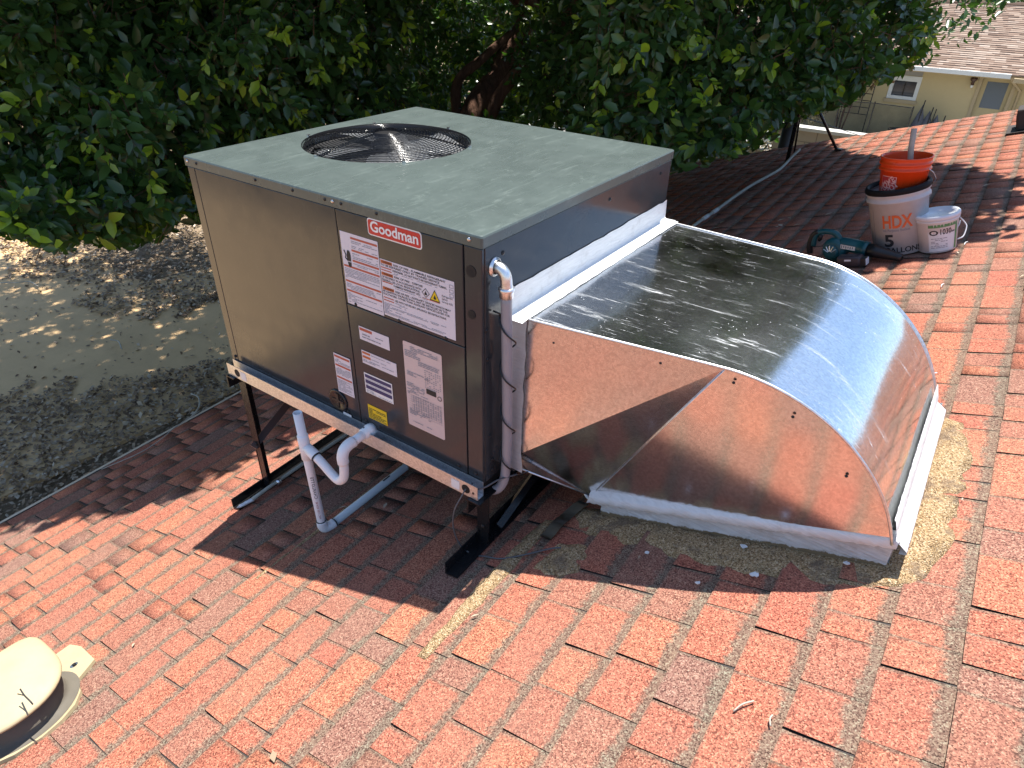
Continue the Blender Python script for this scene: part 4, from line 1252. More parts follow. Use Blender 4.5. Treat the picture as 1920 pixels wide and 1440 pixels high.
cyl_text('lettering', 'Sealer', .016, m3, s0, .72, H3 * .525, 'ink', lb, .02, .022, 0, s1, H3)
ov = bmesh.new()
for j in range(14):
    ang = [2 * math.pi * (j + q) / 14 for q in (0, 1)]
    qs = []
    for (aa, k3) in ((ang[0], 1), (ang[1], 1), (ang[1], .62), (ang[0], .62)):
        xx, zz = .021 * k3 * math.cos(aa), H3 * .565 + .014 * k3 * math.sin(aa); rr = s0 + (s1 - s0) * zz / H3 + .0016; a = -.16 + xx / rr
        qs.append(ov.verts.new(m3 @ Vector((rr * math.sin(a), -rr * math.cos(a), zz))))
    ov.faces.new(qs)
obj('oval_logo', ov, 'ink', lb)
def pl_(x, z):
    rr = s0 + (s1 - s0) * z / H3 + .0016; a = x / rr; return m3 @ Vector((rr * math.sin(a), -rr * math.cos(a), z))
rects('small_print', [(-.03, .085, H3 * .475, H3 * .485)] + fine(-.028, .05, .03, H3 * .44, .0085, .4, .25), pl_, 'greyink', lb)

# cordless blower
bl = thing('leaf_blower', 'teal and black cordless leaf blower lying in front of the large bucket', 'leaf blower', rp(1.80, 2.82))
bx = Vector((1.0, -.26, .30)).normalized(); bz = RN - bx * RN.dot(bx); bz.normalize(); by = bz.cross(bx)
TS = .84
def bm_(x, y, z): return Vector(rp(1.80, 2.82)) + (bx * x + by * y + bz * z) * TS
BM = Matrix((bx, by, bz)).transposed().to_4x4(); BM.translation = Vector(rp(1.80, 2.82)); BM = BM @ Matrix.Scale(TS, 4)
obj('fan_housing', lathe([(.01, -.055), (.070, -.050), (.082, -.03), (.084, .02), (.072, .045), (.045, .052), (.001, .052)], 28, BM @ Matrix.Translation((-.08, 0, .092)) @ Matrix.Rotation(R(90), 4, 'X')), 'teal', bl, True)
obj('intake_cover', lathe([(.055, .0), (.052, .012), (.03, .018), (.001, .019)], 24, BM @ Matrix.Translation((-.09, -.050, .085)) @ Matrix.Rotation(R(90), 4, 'X')), 'teal', bl, True)
for i in range(5):
    a = R(-60 + 30 * i)
    obj('vent_rib', tube([bm_(-.09 + .012 * math.cos(a + 1.57), -.071, .085 + .012 * math.sin(a + 1.57)), bm_(-.09 + .05 * math.cos(a + 1.57), -.064, .085 + .05 * math.sin(a + 1.57))], .003, 6), 'zinc', bl)
obj('barrel', tube([bm_(-.07, 0, .130), bm_(-.02, 0, .128), bm_(.06, 0, .110), bm_(.105, 0, .098), bm_(.108, 0, .097), bm_(.135, 0, .090)], [.032, .037, .039, .039, .043, .042], 20), 'teal', bl, True)
obj('nozzle', tube([bm_(.130, 0, .091), bm_(.20, 0, .074), bm_(.32, 0, .044), bm_(.345, 0, .038)], [.038, .034, .022, .020], 20), 'toolblk', bl, True)
obj('handle', tube(smooth_path([bm_(-.045, 0, .160), bm_(-.075, 0, .200), bm_(-.13, 0, .215), bm_(-.19, 0, .208), bm_(-.225, 0, .170), bm_(-.24, 0, .115)], 5), .016, 12), 'teal', bl, True)
obj('handle_grip', tube(smooth_path([bm_(-.19, 0, .216), bm_(-.232, 0, .19), bm_(-.262, 0, .13), bm_(-.27, 0, .06)], 5), .0175, 12), 'toolblk', bl, True)
obj('trigger', tube([bm_(-.175, 0, .195), bm_(-.195, 0, .15)], [.013, .010], 8), 'toolblk', bl, True)
plate = obj('name_plate', box(-.024, .074, -.0480, -.0475, -.014, .014, 0, BM @ Matrix.Translation((.0, 0, .122)) @ Matrix.Rotation(R(10), 4, 'Y')), 'whitetrim', bl)
pb = bmesh.new()
for i in range(6): add_box(pb, -.018 + i * .0145, -.0135 + i * .0145, -.0488, -.0482, -.009 + (i % 2) * .004, .009, 0, BM @ Matrix.Translation((.0, 0, .122)) @ Matrix.Rotation(R(10), 4, 'Y'))
obj('plate_print', pb, 'teal', plate)
bp = thing('battery_pack', 'dark brownish battery pack lying beside the leaf blower', 'battery', rp(1.84, 2.715))
bpx = Matrix.Translation(rp(1.84, 2.715, .012)) @ Matrix.Rotation(math.atan(-RS), 4, 'Y') @ Matrix.Rotation(R(-8), 4, 'Z')
obj('case', box(-.075, .055, -.035, .035, 0, .062, .014, bpx), 'packpurple', bp, True)
obj('contact_block', box(.050, .078, -.028, .028, .004, .05, .004, bpx), 'toolblk', bp)
obj('case_label', box(.0782, .0788, -.024, .024, .008, .044, 0, bpx), 'white', bp)
obj('case_mark', box(-.03, .005, -.0358, -.0352, .036, .046, 0, bpx), 'white', bp)

# ================================================================== VENT CAP, FAR PIPE, MAST, FAR VENT
vc = thing('vent_cap', 'cream painted hooded roof vent at the lower left with a dark twig on it', 'vent', rp(.37, -1.16))
VU = Vector((0, 1, RT)).normalized(); VS = Vector((1, 0, RS)).normalized(); VN = RN
pl_out = [(.18, -1.52), (.18, -.946), (.235, -.930), (.362, -.936), (.405, -1.01), (.47, -1.025), (.515, -1.06), (.54, -1.11), (.548, -1.17), (.53, -1.24), (.49, -1.31), (.43, -1.42), (.38, -1.52)]
obj('base_plate', poly_slab([rp(x, y, .0165 + random.gauss(0, .0008)) for x, y in pl_out], VN, .012), 'cream', vc)
VCX, VCY = .372, -1.165
def ring_pts(r, h, n=48, level=0.0, sq=2.0, dxy=(0, 0)):
    out = []
    for j in range(n):
        a = 2 * math.pi * j / n; c, s_ = math.cos(a), math.sin(a)
        q_ = sq if sq <= 2.0 or c > 0 else 5.5
        q_ = 2.2 if sq > 2.0 and c > 0 else q_
        k = (abs(c) ** q_ + abs(s_) ** q_) ** (-1 / q_)
        x, y = VCX + dxy[0] + r * k * c, VCY + dxy[1] + r * k * s_
        out.append(Vector((x, y, (rz(x, y) if not level else rz(VCX, VCY) - RS * (1 - level) * (VCX - x)) + h)))
    return out
b = bmesh.new(); rg = []
for r_, h, lv in ((.165, .0175, 0), (.140, .022, 0), (.129, .035, 0), (.127, .12, .8), (.10, .121, .8)):
    rg.append([b.verts.new(p) for p in ring_pts(r_, h, 48, lv)])
for q, w in zip(rg, rg[1:]):
    for j in range(48): b.faces.new((q[j], q[(j + 1) % 48], w[(j + 1) % 48], w[j]))
b.faces.new(rg[-1])
bmesh.ops.recalc_face_normals(b, faces=b.faces[:])
b_col = obj('collar', b, 'ventshade', vc, True)
b = bmesh.new(); rg = []
for r_, h, sq in ((.160, .118, 2.5), (.171, .117, 2.5), (.173, .120, 2.5), (.172, .125, 2.5), (.165, .130, 2.5), (.15, .135, 2.5), (.11, .143, 2.4), (.06, .149, 2.3), (.02, .150, 2), (.001, .150, 2)):
    rg.append([b.verts.new(p + Vector((0, 0, .003 * math.sin(9 * p.x + 14 * p.y)))) for p in ring_pts(r_ * .90, h + .018, 48, .90, sq, (-.014, -.010))])
for q, w in zip(rg, rg[1:]):
    for j in range(48): b.faces.new((q[j], q[(j + 1) % 48], w[(j + 1) % 48], w[j]))
b.faces.new(rg[0])
bmesh.ops.recalc_face_normals(b, faces=b.faces[:])
obj('hood', b, 'cream', vc, True)
obj('nail_washer', disc(rp(.315, -.985, .0165), VN, .013, 16, .0015), 'steelscrew', vc)
obj('nail_head', disc(rp(.316, -.984, .018), VN, .006, 10, .004), 'screw', vc)
b = tube(smooth_path([on_roof(38, 1292, .178), on_roof(46, 1304, .170), on_roof(56, 1314, .160), on_roof(62, 1321, .148)], 4), .0022, 5)
add_tube(b, [on_roof(46, 1304, .170), on_roof(33, 1301, .172)], .0016, 5)
o = tag(obj('twig', b, 'ink', None, True), 'short dark forked twig stuck on the cream vent hood', 'twig'); rebase(o)

fc = smooth_path([on_roof(1300, 424, .02), on_roof(1312, 415, .02), on_roof(1340, 396, .02), on_roof(1400, 353, .02), on_roof(1455, 322, .025), on_roof(1472, 308, .03), Vector(on_roof(1486, 293, .06)), Vector(on_roof(1500, 280, .10))], 5)
fp = thing('roof_pipe', 'long white pipe lying on the shaded far part of the roof', 'pipe', rp(.46, 4.2))
obj('pipe', tube(fc, .0135, 10), 'pvcold', fp, True)
for u, v in ((1322, 408), (1340, 396)):
    c = on_roof(u, v, .02); obj('coupling', tube([c + Vector((0, -.04, 0)), c + Vector((.003, .06, .002))], .0175, 10), 'whitetrim', fp, True)
ms = thing('antenna_mast', 'black tripod mast legs rising from the far edge of the roof into the leaves', 'mast', rp(.57, 6.1))
mb = rp(.57, 6.10); mt = Vector((.57, 6.10, .95))
obj('pole', tube([mb, mt], .020, 10), 'blk', ms, True)
obj('leg', tube([rp(.985, 6.30), Vector((.60, 6.11, .42))], .014, 8), 'blk', ms, True)
obj('leg', tube([rp(.50, 6.62), Vector((.57, 6.12, .42))], .010, 8), 'blk', ms, True)
obj('foot', box(.955, 1.02, 6.27, 6.33, rz(.985, 6.3) + .004, rz(.985, 6.3) + .03), 'blk', ms)
obj('guy_wire', tube([Vector((.56, 6.1, .16)), Vector((1.05, 7.0, -.12))], .004, 5), 'blk', ms)
pg = tube([Vector((.06, 7.8, GZ)), Vector((.12, 7.8, .5))], [.10, .075], 14)
rebase(tag(obj('utility_pole', pg, 'polegrey', None, True), 'thick dark grey pole just beyond the far roof edge behind the mast', 'pole'))
fv = thing('roof_vent', 'dark brown box vent near the top right edge of the roof', 'vent', rp(2.50, 6.0))
FM = Matrix.Translation(rp(2.50, 6.02, .01)) @ Matrix.Rotation(-math.atan(RS), 4, 'Y')
obj('base_plate', box(-.20, .22, -.20, .22, 0, .006, 0, FM), 'tar', fv)
b = box(-.13, .15, -.14, .14, .006, .17, .012, FM)
obj('hood', b, 'tar', fv)
obj('louver', box(-.136, -.131, -.11, .11, .03, .12, 0, FM), 'dark', fv)

# ================================================================== SCRAPS ON THE ROOF
scr = [(1392, 1323, .05, 30, 'forked straw twig on sunlit shingles below the curb'), (1444, 1350, .03, -20, 'tiny pale twig on sunlit shingles low in the middle right'),
       (1310, 1098, .02, 10, None), (1810, 456, .05, 5, 'short white scrap on sunlit shingles right of the small pail'), (1766, 535, .04, 0, 'white plastic scrap on sunlit shingles above the duct curve'),
       (1750, 702, .03, 15, 'small white scrap beside the duct curve')]
for u, v, L, an, lbl in scr:
    if lbl is None: continue
    c = on_roof(u, v, .013); d = VU * math.cos(R(an)) + VS * math.sin(R(an))
    pts = [c - d * L / 2, c + VN * .004, c + d * L / 2 + VS * .006]
    o = obj('scrap', tube(smooth_path(pts, 4), .0022, 5), 'white' if 'white' in lbl else 'twig', None, True); tag(o, lbl, 'scrap', 'scraps lying on the shingles'); rebase(o)
# dry leaf bits and dust caught on the shingles
n = 260
xs_ = rng.uniform(-1.3, 3.2, n); ys_ = rng.uniform(-1.2, 6.8, n)
ys_[:170] = rng.uniform(2.4, 6.9, 170); xs_[:170] = .55 + rng.normal(0, .35, 170)
ok = ~((xs_ > 1.5) & (xs_ < 2.5) & (ys_ > .15) & (ys_ < 1.15)); xs_, ys_ = xs_[ok], ys_[ok]
n = len(xs_); an = rng.uniform(0, 6.28, n); L = rng.uniform(.006, .022, n); wdt = L * rng.uniform(.15, .5, n)
L[ys_ > 2.3] *= 1.8; wdt[ys_ > 2.3] *= 1.6
V = []; 
dx, dy = np.cos(an), np.sin(an)
for sx, sy in ((-1, 0), (0, -1), (1, 0), (0, 1)):
    X = xs_ + dx * L * sx - dy * wdt * sy; Y = ys_ + dy * L * sx + dx * wdt * sy
    V.append(np.stack([X, Y, rz(X, Y) + .013 + (.004 if sy else 0)], -1))
V = np.stack(V, 1).reshape(-1, 3); Fq = np.arange(4 * n).reshape(n, 4)
o = np_mesh('roof_litter', V, Fq, 'litter', None, rng.uniform(.5, 1, n)); o['kind'] = 'stuff'; o['label'] = 'small dry leaf scraps scattered over the shingles'; o['category'] = 'leaf litter'

# ================================================================== LEAF LITTER ON THE GROUND
def litter(n, x0, x1, y0, y1, keep, L0, L1, zs):
    x = rng.uniform(x0, x1, n); y = rng.uniform(y0, y1, n); k = keep(x, y); x, y = x[k], y[k]; n = len(x)
    an = rng.uniform(0, 6.283, n); L = rng.uniform(L0, L1, n); w = L * rng.uniform(.2, .4, n); z = GZ + .055 + rng.uniform(0, zs, n)
    t1 = rng.normal(0, .35, n); t2 = rng.normal(0, .35, n); curl = rng.uniform(.1, .5, n) * w
    dx, dy = np.cos(an), np.sin(an); V = []
    for s, q, c in ((-1, 0, .3), (0, -1, 1), (1, 0, .3), (0, 1, 1)):
        V.append(np.stack([x + dx * L * .5 * s - dy * w * q * .9, y + dy * L * .5 * s + dx * w * q * .9, z + L * .5 * s * t1 + w * q * t2 + c * curl], -1))
    return np.stack(V, 1).reshape(-1, 3), n
Vs, ns = [], 0
for args in ((30000, -8.0, -3.2, -3, 6.5, lambda x, y: ~bare(x, y), .035, .085, .03),
             (26000, -17, -7.0, 2.4, 11, lambda x, y: ~bare(x, y), .05, .10, .03),
             (1500, -14, -5.5, -2, 5, lambda x, y: bare(x, y), .03, .08, .008),
             (7000, -4, 3.5, 8.0, 14, lambda x, y: x < 9, .05, .1, .02)):
    v, n = litter(*args); Vs.append(v); ns += n
V = np.concatenate(Vs); Fq = np.arange(4 * ns).reshape(ns, 4)
o = np_mesh('leaf_litter', V, Fq, 'litter', None, rng.beta(1.6, 1.8, ns)); o['kind'] = 'stuff'; o['label'] = 'brown dry leaf litter covering the yard beside the house'; o['category'] = 'leaf litter'
for i, (pts, lb) in enumerate((([(190, 880), (260, 850), (300, 825), (330, 800), (375, 770)], 'long pale twig along the roof edge at the left'), ([(330, 810), (350, 790), (372, 765), (372, 745), (358, 738)], 'hooked pale twig in the leaf litter left of the cabinet'), ([(0, 530), (30, 530), (55, 528), (72, 537)], 'pale curved twig on the walk at the far left edge'), ([(207, 637), (222, 640), (228, 654)], 'small white curved twig in the middle of the walk'))):
    P = []
    for u, v in pts:
        d = ray(u, v); kk = (GZ + .11 - CAM[2]) / d[2]
        if i == 0: P.append(on_roof(u, v - 0, .02)); continue
        P.append(Vector(CAM + kk * d))
    o = obj('twig', tube(smooth_path(P, 5), .010 if i else .003, 5), 'twig', None, True); tag(o, lb, 'twig', 'twigs at the left'); rebase(o)

# ================================================================== FICUS TREE
TB = Vector((-3.6, 4.9, GZ))
tree = thing('ficus_tree', 'big dark green leafy tree hanging over the roof behind the cabinet', 'tree', TB)
t0 = Vector(at(872, 250, 8.0)); t1 = Vector(at(935, 130, 8.1)); t2 = Vector(at(1000, 20, 8.2)); t3 = t2 + (t2 - t1) * 1.4
tb0 = t0 + (t0 - t1) * 1.1; tb0.z = GZ - .05
TB = tb0.copy(); TB.z = GZ; tree.location = TB
bpy.context.view_layer.update()
def limb(name, pts, rs, n=12):
    pp = smooth_path(pts, 5); rr = np.interp(np.linspace(0, 1, len(pp)), np.linspace(0, 1, len(rs)), rs)
    b = tube(pp, [float(r) * (1 + .06 * math.sin(i * 1.7)) for i, r in enumerate(rr)], n)
    return obj(name, b, 'bark', tree, True)
limb('trunk', [tb0, t0.lerp(tb0, .4), t0, t1, t2, t3], [.24, .18, .14, .12, .11, .09])
limb('limb', [t0 + Vector((.10, .1, -.3)), Vector(at(930, 190, 8.0)), Vector(at(985, 120, 7.7)), Vector(at(1060, 40, 7.2)), Vector(at(1150, -160, 6.8))], [.09, .08, .07, .055, .04])
limb('limb', [t0 + Vector((-.1, .1, -.3)), Vector(at(855, 165, 7.9)), Vector(at(905, 110, 7.8)), Vector(at(960, 60, 7.9))], [.07, .06, .05, .04])
limb('limb', [t3 - Vector((0, 0, .4)), Vector((-2.2, 3.2, 3.2)), Vector((-1.8, 2.4, 4.0)), Vector((-1.9, 1.9, 4.2))], [.13, .10, .07, .03])
limb('limb', [t3, Vector((-1.0, 5.6, 3.4)), Vector((.8, 5.4, 3.6)), Vector((2.2, 5.2, 3.5))], [.13, .10, .07, .03])
limb('limb', [t2, Vector((-4.0, 4.6, 2.6)), Vector((-4.6, 2.8, 3.4)), Vector((-4.4, 1.2, 3.6))], [.12, .10, .07, .03])

LIT = [(-1.55, -1.1), (-1.3, -.72), (-.95, -.52), (-.58, -.42), (-.42, -.06), (-.38, .2), (-.26, .4), (-.12, .62), (.0, .98), (.5, 1.5), (1.2, 2.25), (1.70, 2.62), (1.92, 2.60), (2.3, 2.88), (2.55, 3.2), (3.2, 3.5), (5.5, 4), (5.5, -8), (-1.55, -8)]
LIT2 = [(.95, 6.35), (1.35, 5.80), (1.7, 5.35), (2.05, 4.95), (2.3, 4.55), (2.55, 4.25), (6, 4.4), (6, 10), (.6, 10), (.72, 6.9)]
VIEW = [(-900, -1500), (-900, 445), (0, 440), (55, 452), (105, 478), (170, 450), (235, 470), (300, 452), (345, 405), (380, 420), (1100, 420), (1240, 318), (1300, 318), (1335, 296), (1380, 300), (1435, 268), (1470, 236), (1500, 226), (1545, 212), (1590, 196), (1630, 166), (1665, 152), (1700, 140), (1755, 118), (1800, 100), (1830, 76), (1862, 56), (1885, 28), (1915, 4), (2100, -60), (2600, -1500)]
sd_ = np.array(SUN_D)
def allowed(P, strict=True):
    # where the sun would print it on the roof plane
    den = sd_[2] - RS * sd_[0] - RT * sd_[1]
    k = -(P[:, 2] - (RZ0 + RS * P[:, 0] + RT * P[:, 1])) / den
    Q = P + k[:, None] * sd_
    jit = rng.normal(0, .05, (len(P), 2))
    ok = ~inpoly(Q[:, :2] + jit, LIT) & ~inpoly(Q[:, :2] + jit, LIT2)
    u = pix(P); inf = (u[:, 2] > .3)
    ok &= (~inf) | inpoly(u[:, :2] + rng.normal(0, 4, (len(P), 2)), VIEW)
    ok &= (P[:, 0] < EAVE - .1) | (P[:, 1] > RAKE + .1) | (P[:, 2] > RZ0 + RS * P[:, 0] + RT * P[:, 1] + .25)
    return ok
def unitv(a): return a / np.maximum(np.linalg.norm(a, axis=-1, keepdims=True), 1e-9)
def leaves_from_sprigs(P, Dv, nl, Ls, size, up=.5, face=None):
    """leaves set round each twig; returns base, axis, normal, length and the twig index"""
    n = len(P); i = np.repeat(np.arange(n), nl); j = np.tile(np.arange(nl), n)
    t = (j + .6) / nl
    d = Dv[i]; a = unitv(np.cross(d, np.tile([0, 0, 1.0], (len(d), 1)) + rng.normal(0, .05, d.shape))); c = np.cross(d, a)
    ph = j * 2.4 + rng.uniform(0, 6.28, n)[i] + rng.normal(0, .3, len(j))
    rad = a * np.cos(ph)[:, None] + c * np.sin(ph)[:, None]
    base = P[i] + d * (Ls[i] * t)[:, None] - np.array([0, 0, 1.0]) * (Ls[i] * t ** 2 * .25)[:, None]
    f = np.where(t > .9, .9, .35 + .4 * t)
    ax = unitv(d * f[:, None] + rad * (1 - .45 * f)[:, None] + np.array([0, 0, -.25]) + rng.normal(0, .18, d.shape))
    nr = unitv(np.array([0, 0, 1.0]) * up + rng.normal(0, .45, d.shape) + rad * -.25)
    if face is not None: nr = unitv(nr + face[i] * .75)
    nr = unitv(nr - ax * np.sum(nr * ax, -1, keepdims=True))
    L = size * rng.uniform(.5, 1.22, len(j)) * np.where(t > .88, .75, 1)
    return base, ax, nr, L, i, t
LEAF_F = np.array([(0, 1, 2, 2), (0, 2, 3, 3), (1, 4, 5, 2), (2, 5, 6, 3), (4, 7, 5, 5), (5, 7, 6, 6)])
def leaf_verts(base, ax, nr, L, wr=.48):
    sdv = np.cross(nr, ax); w = L * wr * rng.uniform(.85, 1.1, len(L)) * .5; cv = L * rng.uniform(.02, .12, len(L)); fo = w * rng.uniform(.15, .5, len(L))
    V = []
    for a, s, up_, dn in ((0.0, 0, 0, 0), (.34, -1, 1, .1), (.34, 0, 0, .1), (.34, 1, 1, .1), (.70, -.78, .8, .45), (.70, 0, 0, .45), (.70, .78, .8, .45), (1.0, 0, 0, 1.0)):
        V.append(base + ax * (L * (a + .06))[:, None] + sdv * (w * s)[:, None] + nr * (fo * up_ - cv * dn)[:, None])
    return np.stack(V, 1)
def make_leaves(V8):
    n = len(V8); base = (np.arange(n) * 8)[:, None, None]
    T = np.array([(0, 1, 2), (0, 2, 3), (1, 4, 5), (1, 5, 2), (2, 5, 6), (2, 6, 3), (4, 7, 5), (5, 7, 6)])
    return V8.reshape(-1, 3), (T[None] + base).reshape(-1, 3)

def d0(u): return np.interp(u, [-700, -350, 0, 350, 520, 640, 740, 830, 960, 1030, 1120, 1250, 1500, 1800, 2100], [3.6, 3.8, 4.0, 4.15, 4.5, 5.1, 6.1, 7.8, 8.2, 6.4, 4.9, 4.6, 4.9, 5.7, 6.3])
def field(u, v): return .5 * np.sin(u / 83 + 1.3 * np.sin(v / 61)) + .5 * np.sin(v / 57 + 1.1 * np.sin(u / 97 + 2)) 
# front masses
NS = 9500
u = rng.uniform(-420, 1960, NS); v = rng.uniform(-330, 500, NS)
lump = field(u, v) + .5 * field(u * 2.3 + 40, v * 2.1)
thick = rng.exponential(.45, NS)
d = d0(u) - .38 * lump + thick + .0012 * np.maximum(0, 200 - v) * .2
keep = rng.uniform(0, 1, NS) < np.clip(.75 + .35 * lump, .25, 1)
u, v, d = u[keep], v[keep], d[keep]
PF = np.stack([at(a, b2, c) for a, b2, c in zip(u, v, d)])
ok = allowed(PF); PF = PF[ok]; n = len(PF)
tocam = unitv(CAM - PF)
DF = unitv(tocam * rng.uniform(.1, .9, (n, 1)) + rng.normal(0, .55, (n, 3)) + np.array([0, 0, -.25]))
LsF = rng.uniform(.16, .34, n)
B1_, A1_, N1_, L1_, I1_, T1_ = leaves_from_sprigs(PF, DF, 13, LsF, .110, .5, tocam)
g1 = allowed(B1_ + A1_ * L1_[:, None])
young = rng.uniform(0, 1, n)[I1_] < .30
r1v = rng.beta(1.7, 2.0, len(L1_)) * .93
r1v = np.where(young & (T1_ > .72), rng.uniform(.945, 1.0, len(L1_)), r1v)
# interior and far side: looser, larger leaves
NS2 = 6500
u = rng.uniform(-450, 1900, NS2); v = rng.uniform(-300, 480, NS2); d = d0(u) + .9 + rng.uniform(0, 3.2, NS2)
PB = np.stack([at(a, b2, c) for a, b2, c in zip(u, v, d)])
# keep a hollow round the trunk in view
hol = (u > 770) & (u < 1030) & (d < 8.4) & (np.abs(u - (1010 - v * .55)) < 45)
PB = PB[~hol]; PB = PB[PB[:, 2] > GZ + .6]; PB = PB[allowed(PB)]; nb = len(PB)
DB = unitv(rng.normal(0, .6, (nb, 3)) + np.array([0, 0, -.2]))
B2_, A2_, N2_, L2_, I2_, T2_ = leaves_from_sprigs(PB, DB, 12, rng.uniform(.2, .4, nb), .14)
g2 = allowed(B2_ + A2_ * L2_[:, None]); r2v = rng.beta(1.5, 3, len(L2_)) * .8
# upper crown, above the picture: shades the yard and the far roof and is mirrored in the duct
NU = 24000
PU = np.stack([rng.uniform(-13.5, 3.8, NU), rng.uniform(-1.8, 11, NU), rng.uniform(1.5, 5.9, NU)], -1)
PU[:4500] = np.stack([rng.uniform(-12, -3.5, 4500), rng.uniform(.5, 9.5, 4500), rng.uniform(3.6, 5.9, 4500)], -1)
e = ((PU[:, 0] + 4.6) / 9.0) ** 2 + ((PU[:, 1] - 4.6) / 6.4) ** 2 + ((PU[:, 2] - 1.6) / 4.4) ** 2
PU = PU[(e < 1) & (rng.uniform(0, 1, NU) < .35 + .65 * np.clip(e, 0, 1))]
def under_sun(n, xa, xb, ya, yb, h0, h1):
    x = rng.uniform(xa, xb, n); y = rng.uniform(ya, yb, n); h = rng.uniform(h0, h1, n)
    return np.stack([x, y, RZ0 + RS * x + RT * y], -1) - sd_ / -sd_[2] * -1 * -h[:, None]
PU = PU[(PU[:, 0] > -2.5) | (PU[:, 1] > .278 * (PU[:, 2] - GZ) - .7)]
PU = np.concatenate([PU, under_sun(3600, -3.2, .3, -.8, 3.0, 3.0, 5.6), under_sun(4200, -1.4, 2.4, 2.5, 6.9, 2.2, 4.6)])
PU = PU[PU[:, 0] < 2.15]
PU = PU[allowed(PU)]; uu = pix(PU)
PU = PU[~((uu[:, 2] > .3) & (uu[:, 1] > -280))]; PU = PU[np.linalg.norm(PU - CAM, axis=1) > 2.4]; nu = len(PU)
DU = unitv(rng.normal(0, .7, (nu, 3)) + np.array([0, 0, -.1]))
B3_, A3_, N3_, L3_, I3_, T3_ = leaves_from_sprigs(PU, DU, 13, rng.uniform(.35, .6, nu), .19)
g3 = allowed(B3_ + A3_ * L3_[:, None]); r3v = rng.beta(2, 2.5, len(L3_)) * .9

V1 = leaf_verts(B1_[g1], A1_[g1], N1_[g1], L1_[g1]); r1v = r1v[g1]
V2 = leaf_verts(B2_[g2], A2_[g2], N2_[g2], L2_[g2]); r2v = r2v[g2]
V3 = leaf_verts(B3_[g3], A3_[g3], N3_[g3], L3_[g3], .5); r3v = r3v[g3]
# the leaves that show largest are parts of their own
uv1 = pix(V1.mean(1)); nrm1 = N1_[g1]; face = np.abs(np.sum(nrm1 * unitv(CAM - V1.mean(1)), -1))
sc = (L1_[g1] / uv1[:, 2]) ** 2 * face
seen = (uv1[:, 0] > 0) & (uv1[:, 0] < 1920) & (uv1[:, 1] > 0) & (uv1[:, 1] < 470) & ~inpoly(uv1[:, :2], [(343, 291), (779, 199), (1264, 281), (1245, 420), (905, 905), (441, 690)])
lead = uv1[:, 2] < d0(uv1[:, 0]) - .1
order = np.argsort(-(sc * seen * (lead + .02)))[:300]
isp = np.zeros(len(V1), bool); isp[order] = True
T8 = [(0, 1, 2), (0, 2, 3), (1, 4, 5), (1, 5, 2), (2, 5, 6), (2, 6, 3), (4, 7, 5), (5, 7, 6)]
tl = np.array(tree.location)
for i in np.nonzero(isp)[0]:
    me = bpy.data.meshes.new('leaf'); me.from_pydata([tuple(p) for p in V1[i] - tl], [], T8)
    a = me.attributes.new('rnd', 'FLOAT', 'FACE'); a.data.foreach_set('value', np.full(8, r1v[i], np.float32))
    me.polygons.foreach_set('use_smooth', np.ones(8, bool)); me.materials.append(M['leaf'])
    o = bpy.data.objects.new('leaf', me); COL.objects.link(o); o.parent = tree
print('LEAVES', len(V1), len(V2), len(V3))
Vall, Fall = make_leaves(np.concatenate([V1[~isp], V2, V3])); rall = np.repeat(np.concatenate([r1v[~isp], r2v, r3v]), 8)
o = np_mesh('foliage', Vall, Fall, 'leaf', tree, rall, True); o['kind'] = 'stuff'
# twigs that carry the leaves in front
P0 = PF - DF * .12; P1 = PF + DF * LsF[:, None] - np.array([0, 0, .25]) * LsF[:, None]
okt = allowed(P1); P0, P1 = P0[okt], P1[okt]; dv = unitv(P1 - P0); s1v = unitv(np.cross(dv, np.array([.3, .2, 1.0]))); s2v = np.cross(dv, s1v)
Vt = np.stack([P0 + s1v * .003, P0 - s1v * .0015 + s2v * .0026, P0 - s1v * .0015 - s2v * .0026, P1 + s1v * .0012, P1 - s1v * .0006 + s2v * .001, P1 - s1v * .0006 - s2v * .001], 1)
nt = len(Vt); bs = (np.arange(nt) * 6)[:, None, None]
o = np_mesh('twigs', Vt.reshape(-1, 3), (np.array([(0, 1, 4, 3), (1, 2, 5, 4), (2, 0, 3, 5)])[None] + bs).reshape(-1, 4), 'bark', tree); o['kind'] = 'stuff'

# ================================================================== BEYOND THE ROOF
# block wall: each block a piece
bw = thing('block_wall', 'tan concrete block wall beyond the far roof edge under the leaves', 'wall', (-2.2, 12.0, GZ))
def wall_run(x0, x1, y, z1, nrow, nm='block'):
    obj('core', box(x0, x1, y + .012, y + .18, GZ, z1 - .012), 'mortar', bw)
    for r_ in range(nrow):
        z = z1 - .2 * (r_ + 1); x = x0 - (.2 if r_ % 2 else 0)
        while x < x1:
            a, c = max(x, x0) + .006, min(x + .4, x1) - .006
            if c - a > .05: obj(nm, box(a, c, y + random.uniform(0, .003), y + .19, z + .006, z + .194), 'block', bw)
            x += .4
wall_run(-4.6, -.78, 12.0, -1.52, 6)
tw_ = thing('block_wall', 'pale capped garden wall beyond the roof edge beside the mast', 'wall', (.3, 13.0, GZ))
bw = tw_
wall_run(-1.4, 1.3, 13.0, -1.28, 4)
obj('wall_cap', box(-1.45, 1.35, 12.96, 13.24, -1.279, -1.22), 'pale', tw_)
sl = poly_slab([(-4.2, 22.2, GZ + .30), (-1.4, 22.0, GZ + .30), (-1.2, 24.3, GZ + .30), (-3.9, 24.3, GZ + .30)], (0, 0, 1), .24)
rebase(tag(obj('pool_step', sl, 'pale'), 'bright pale concrete slab in front of the mesh fence', 'slab'))

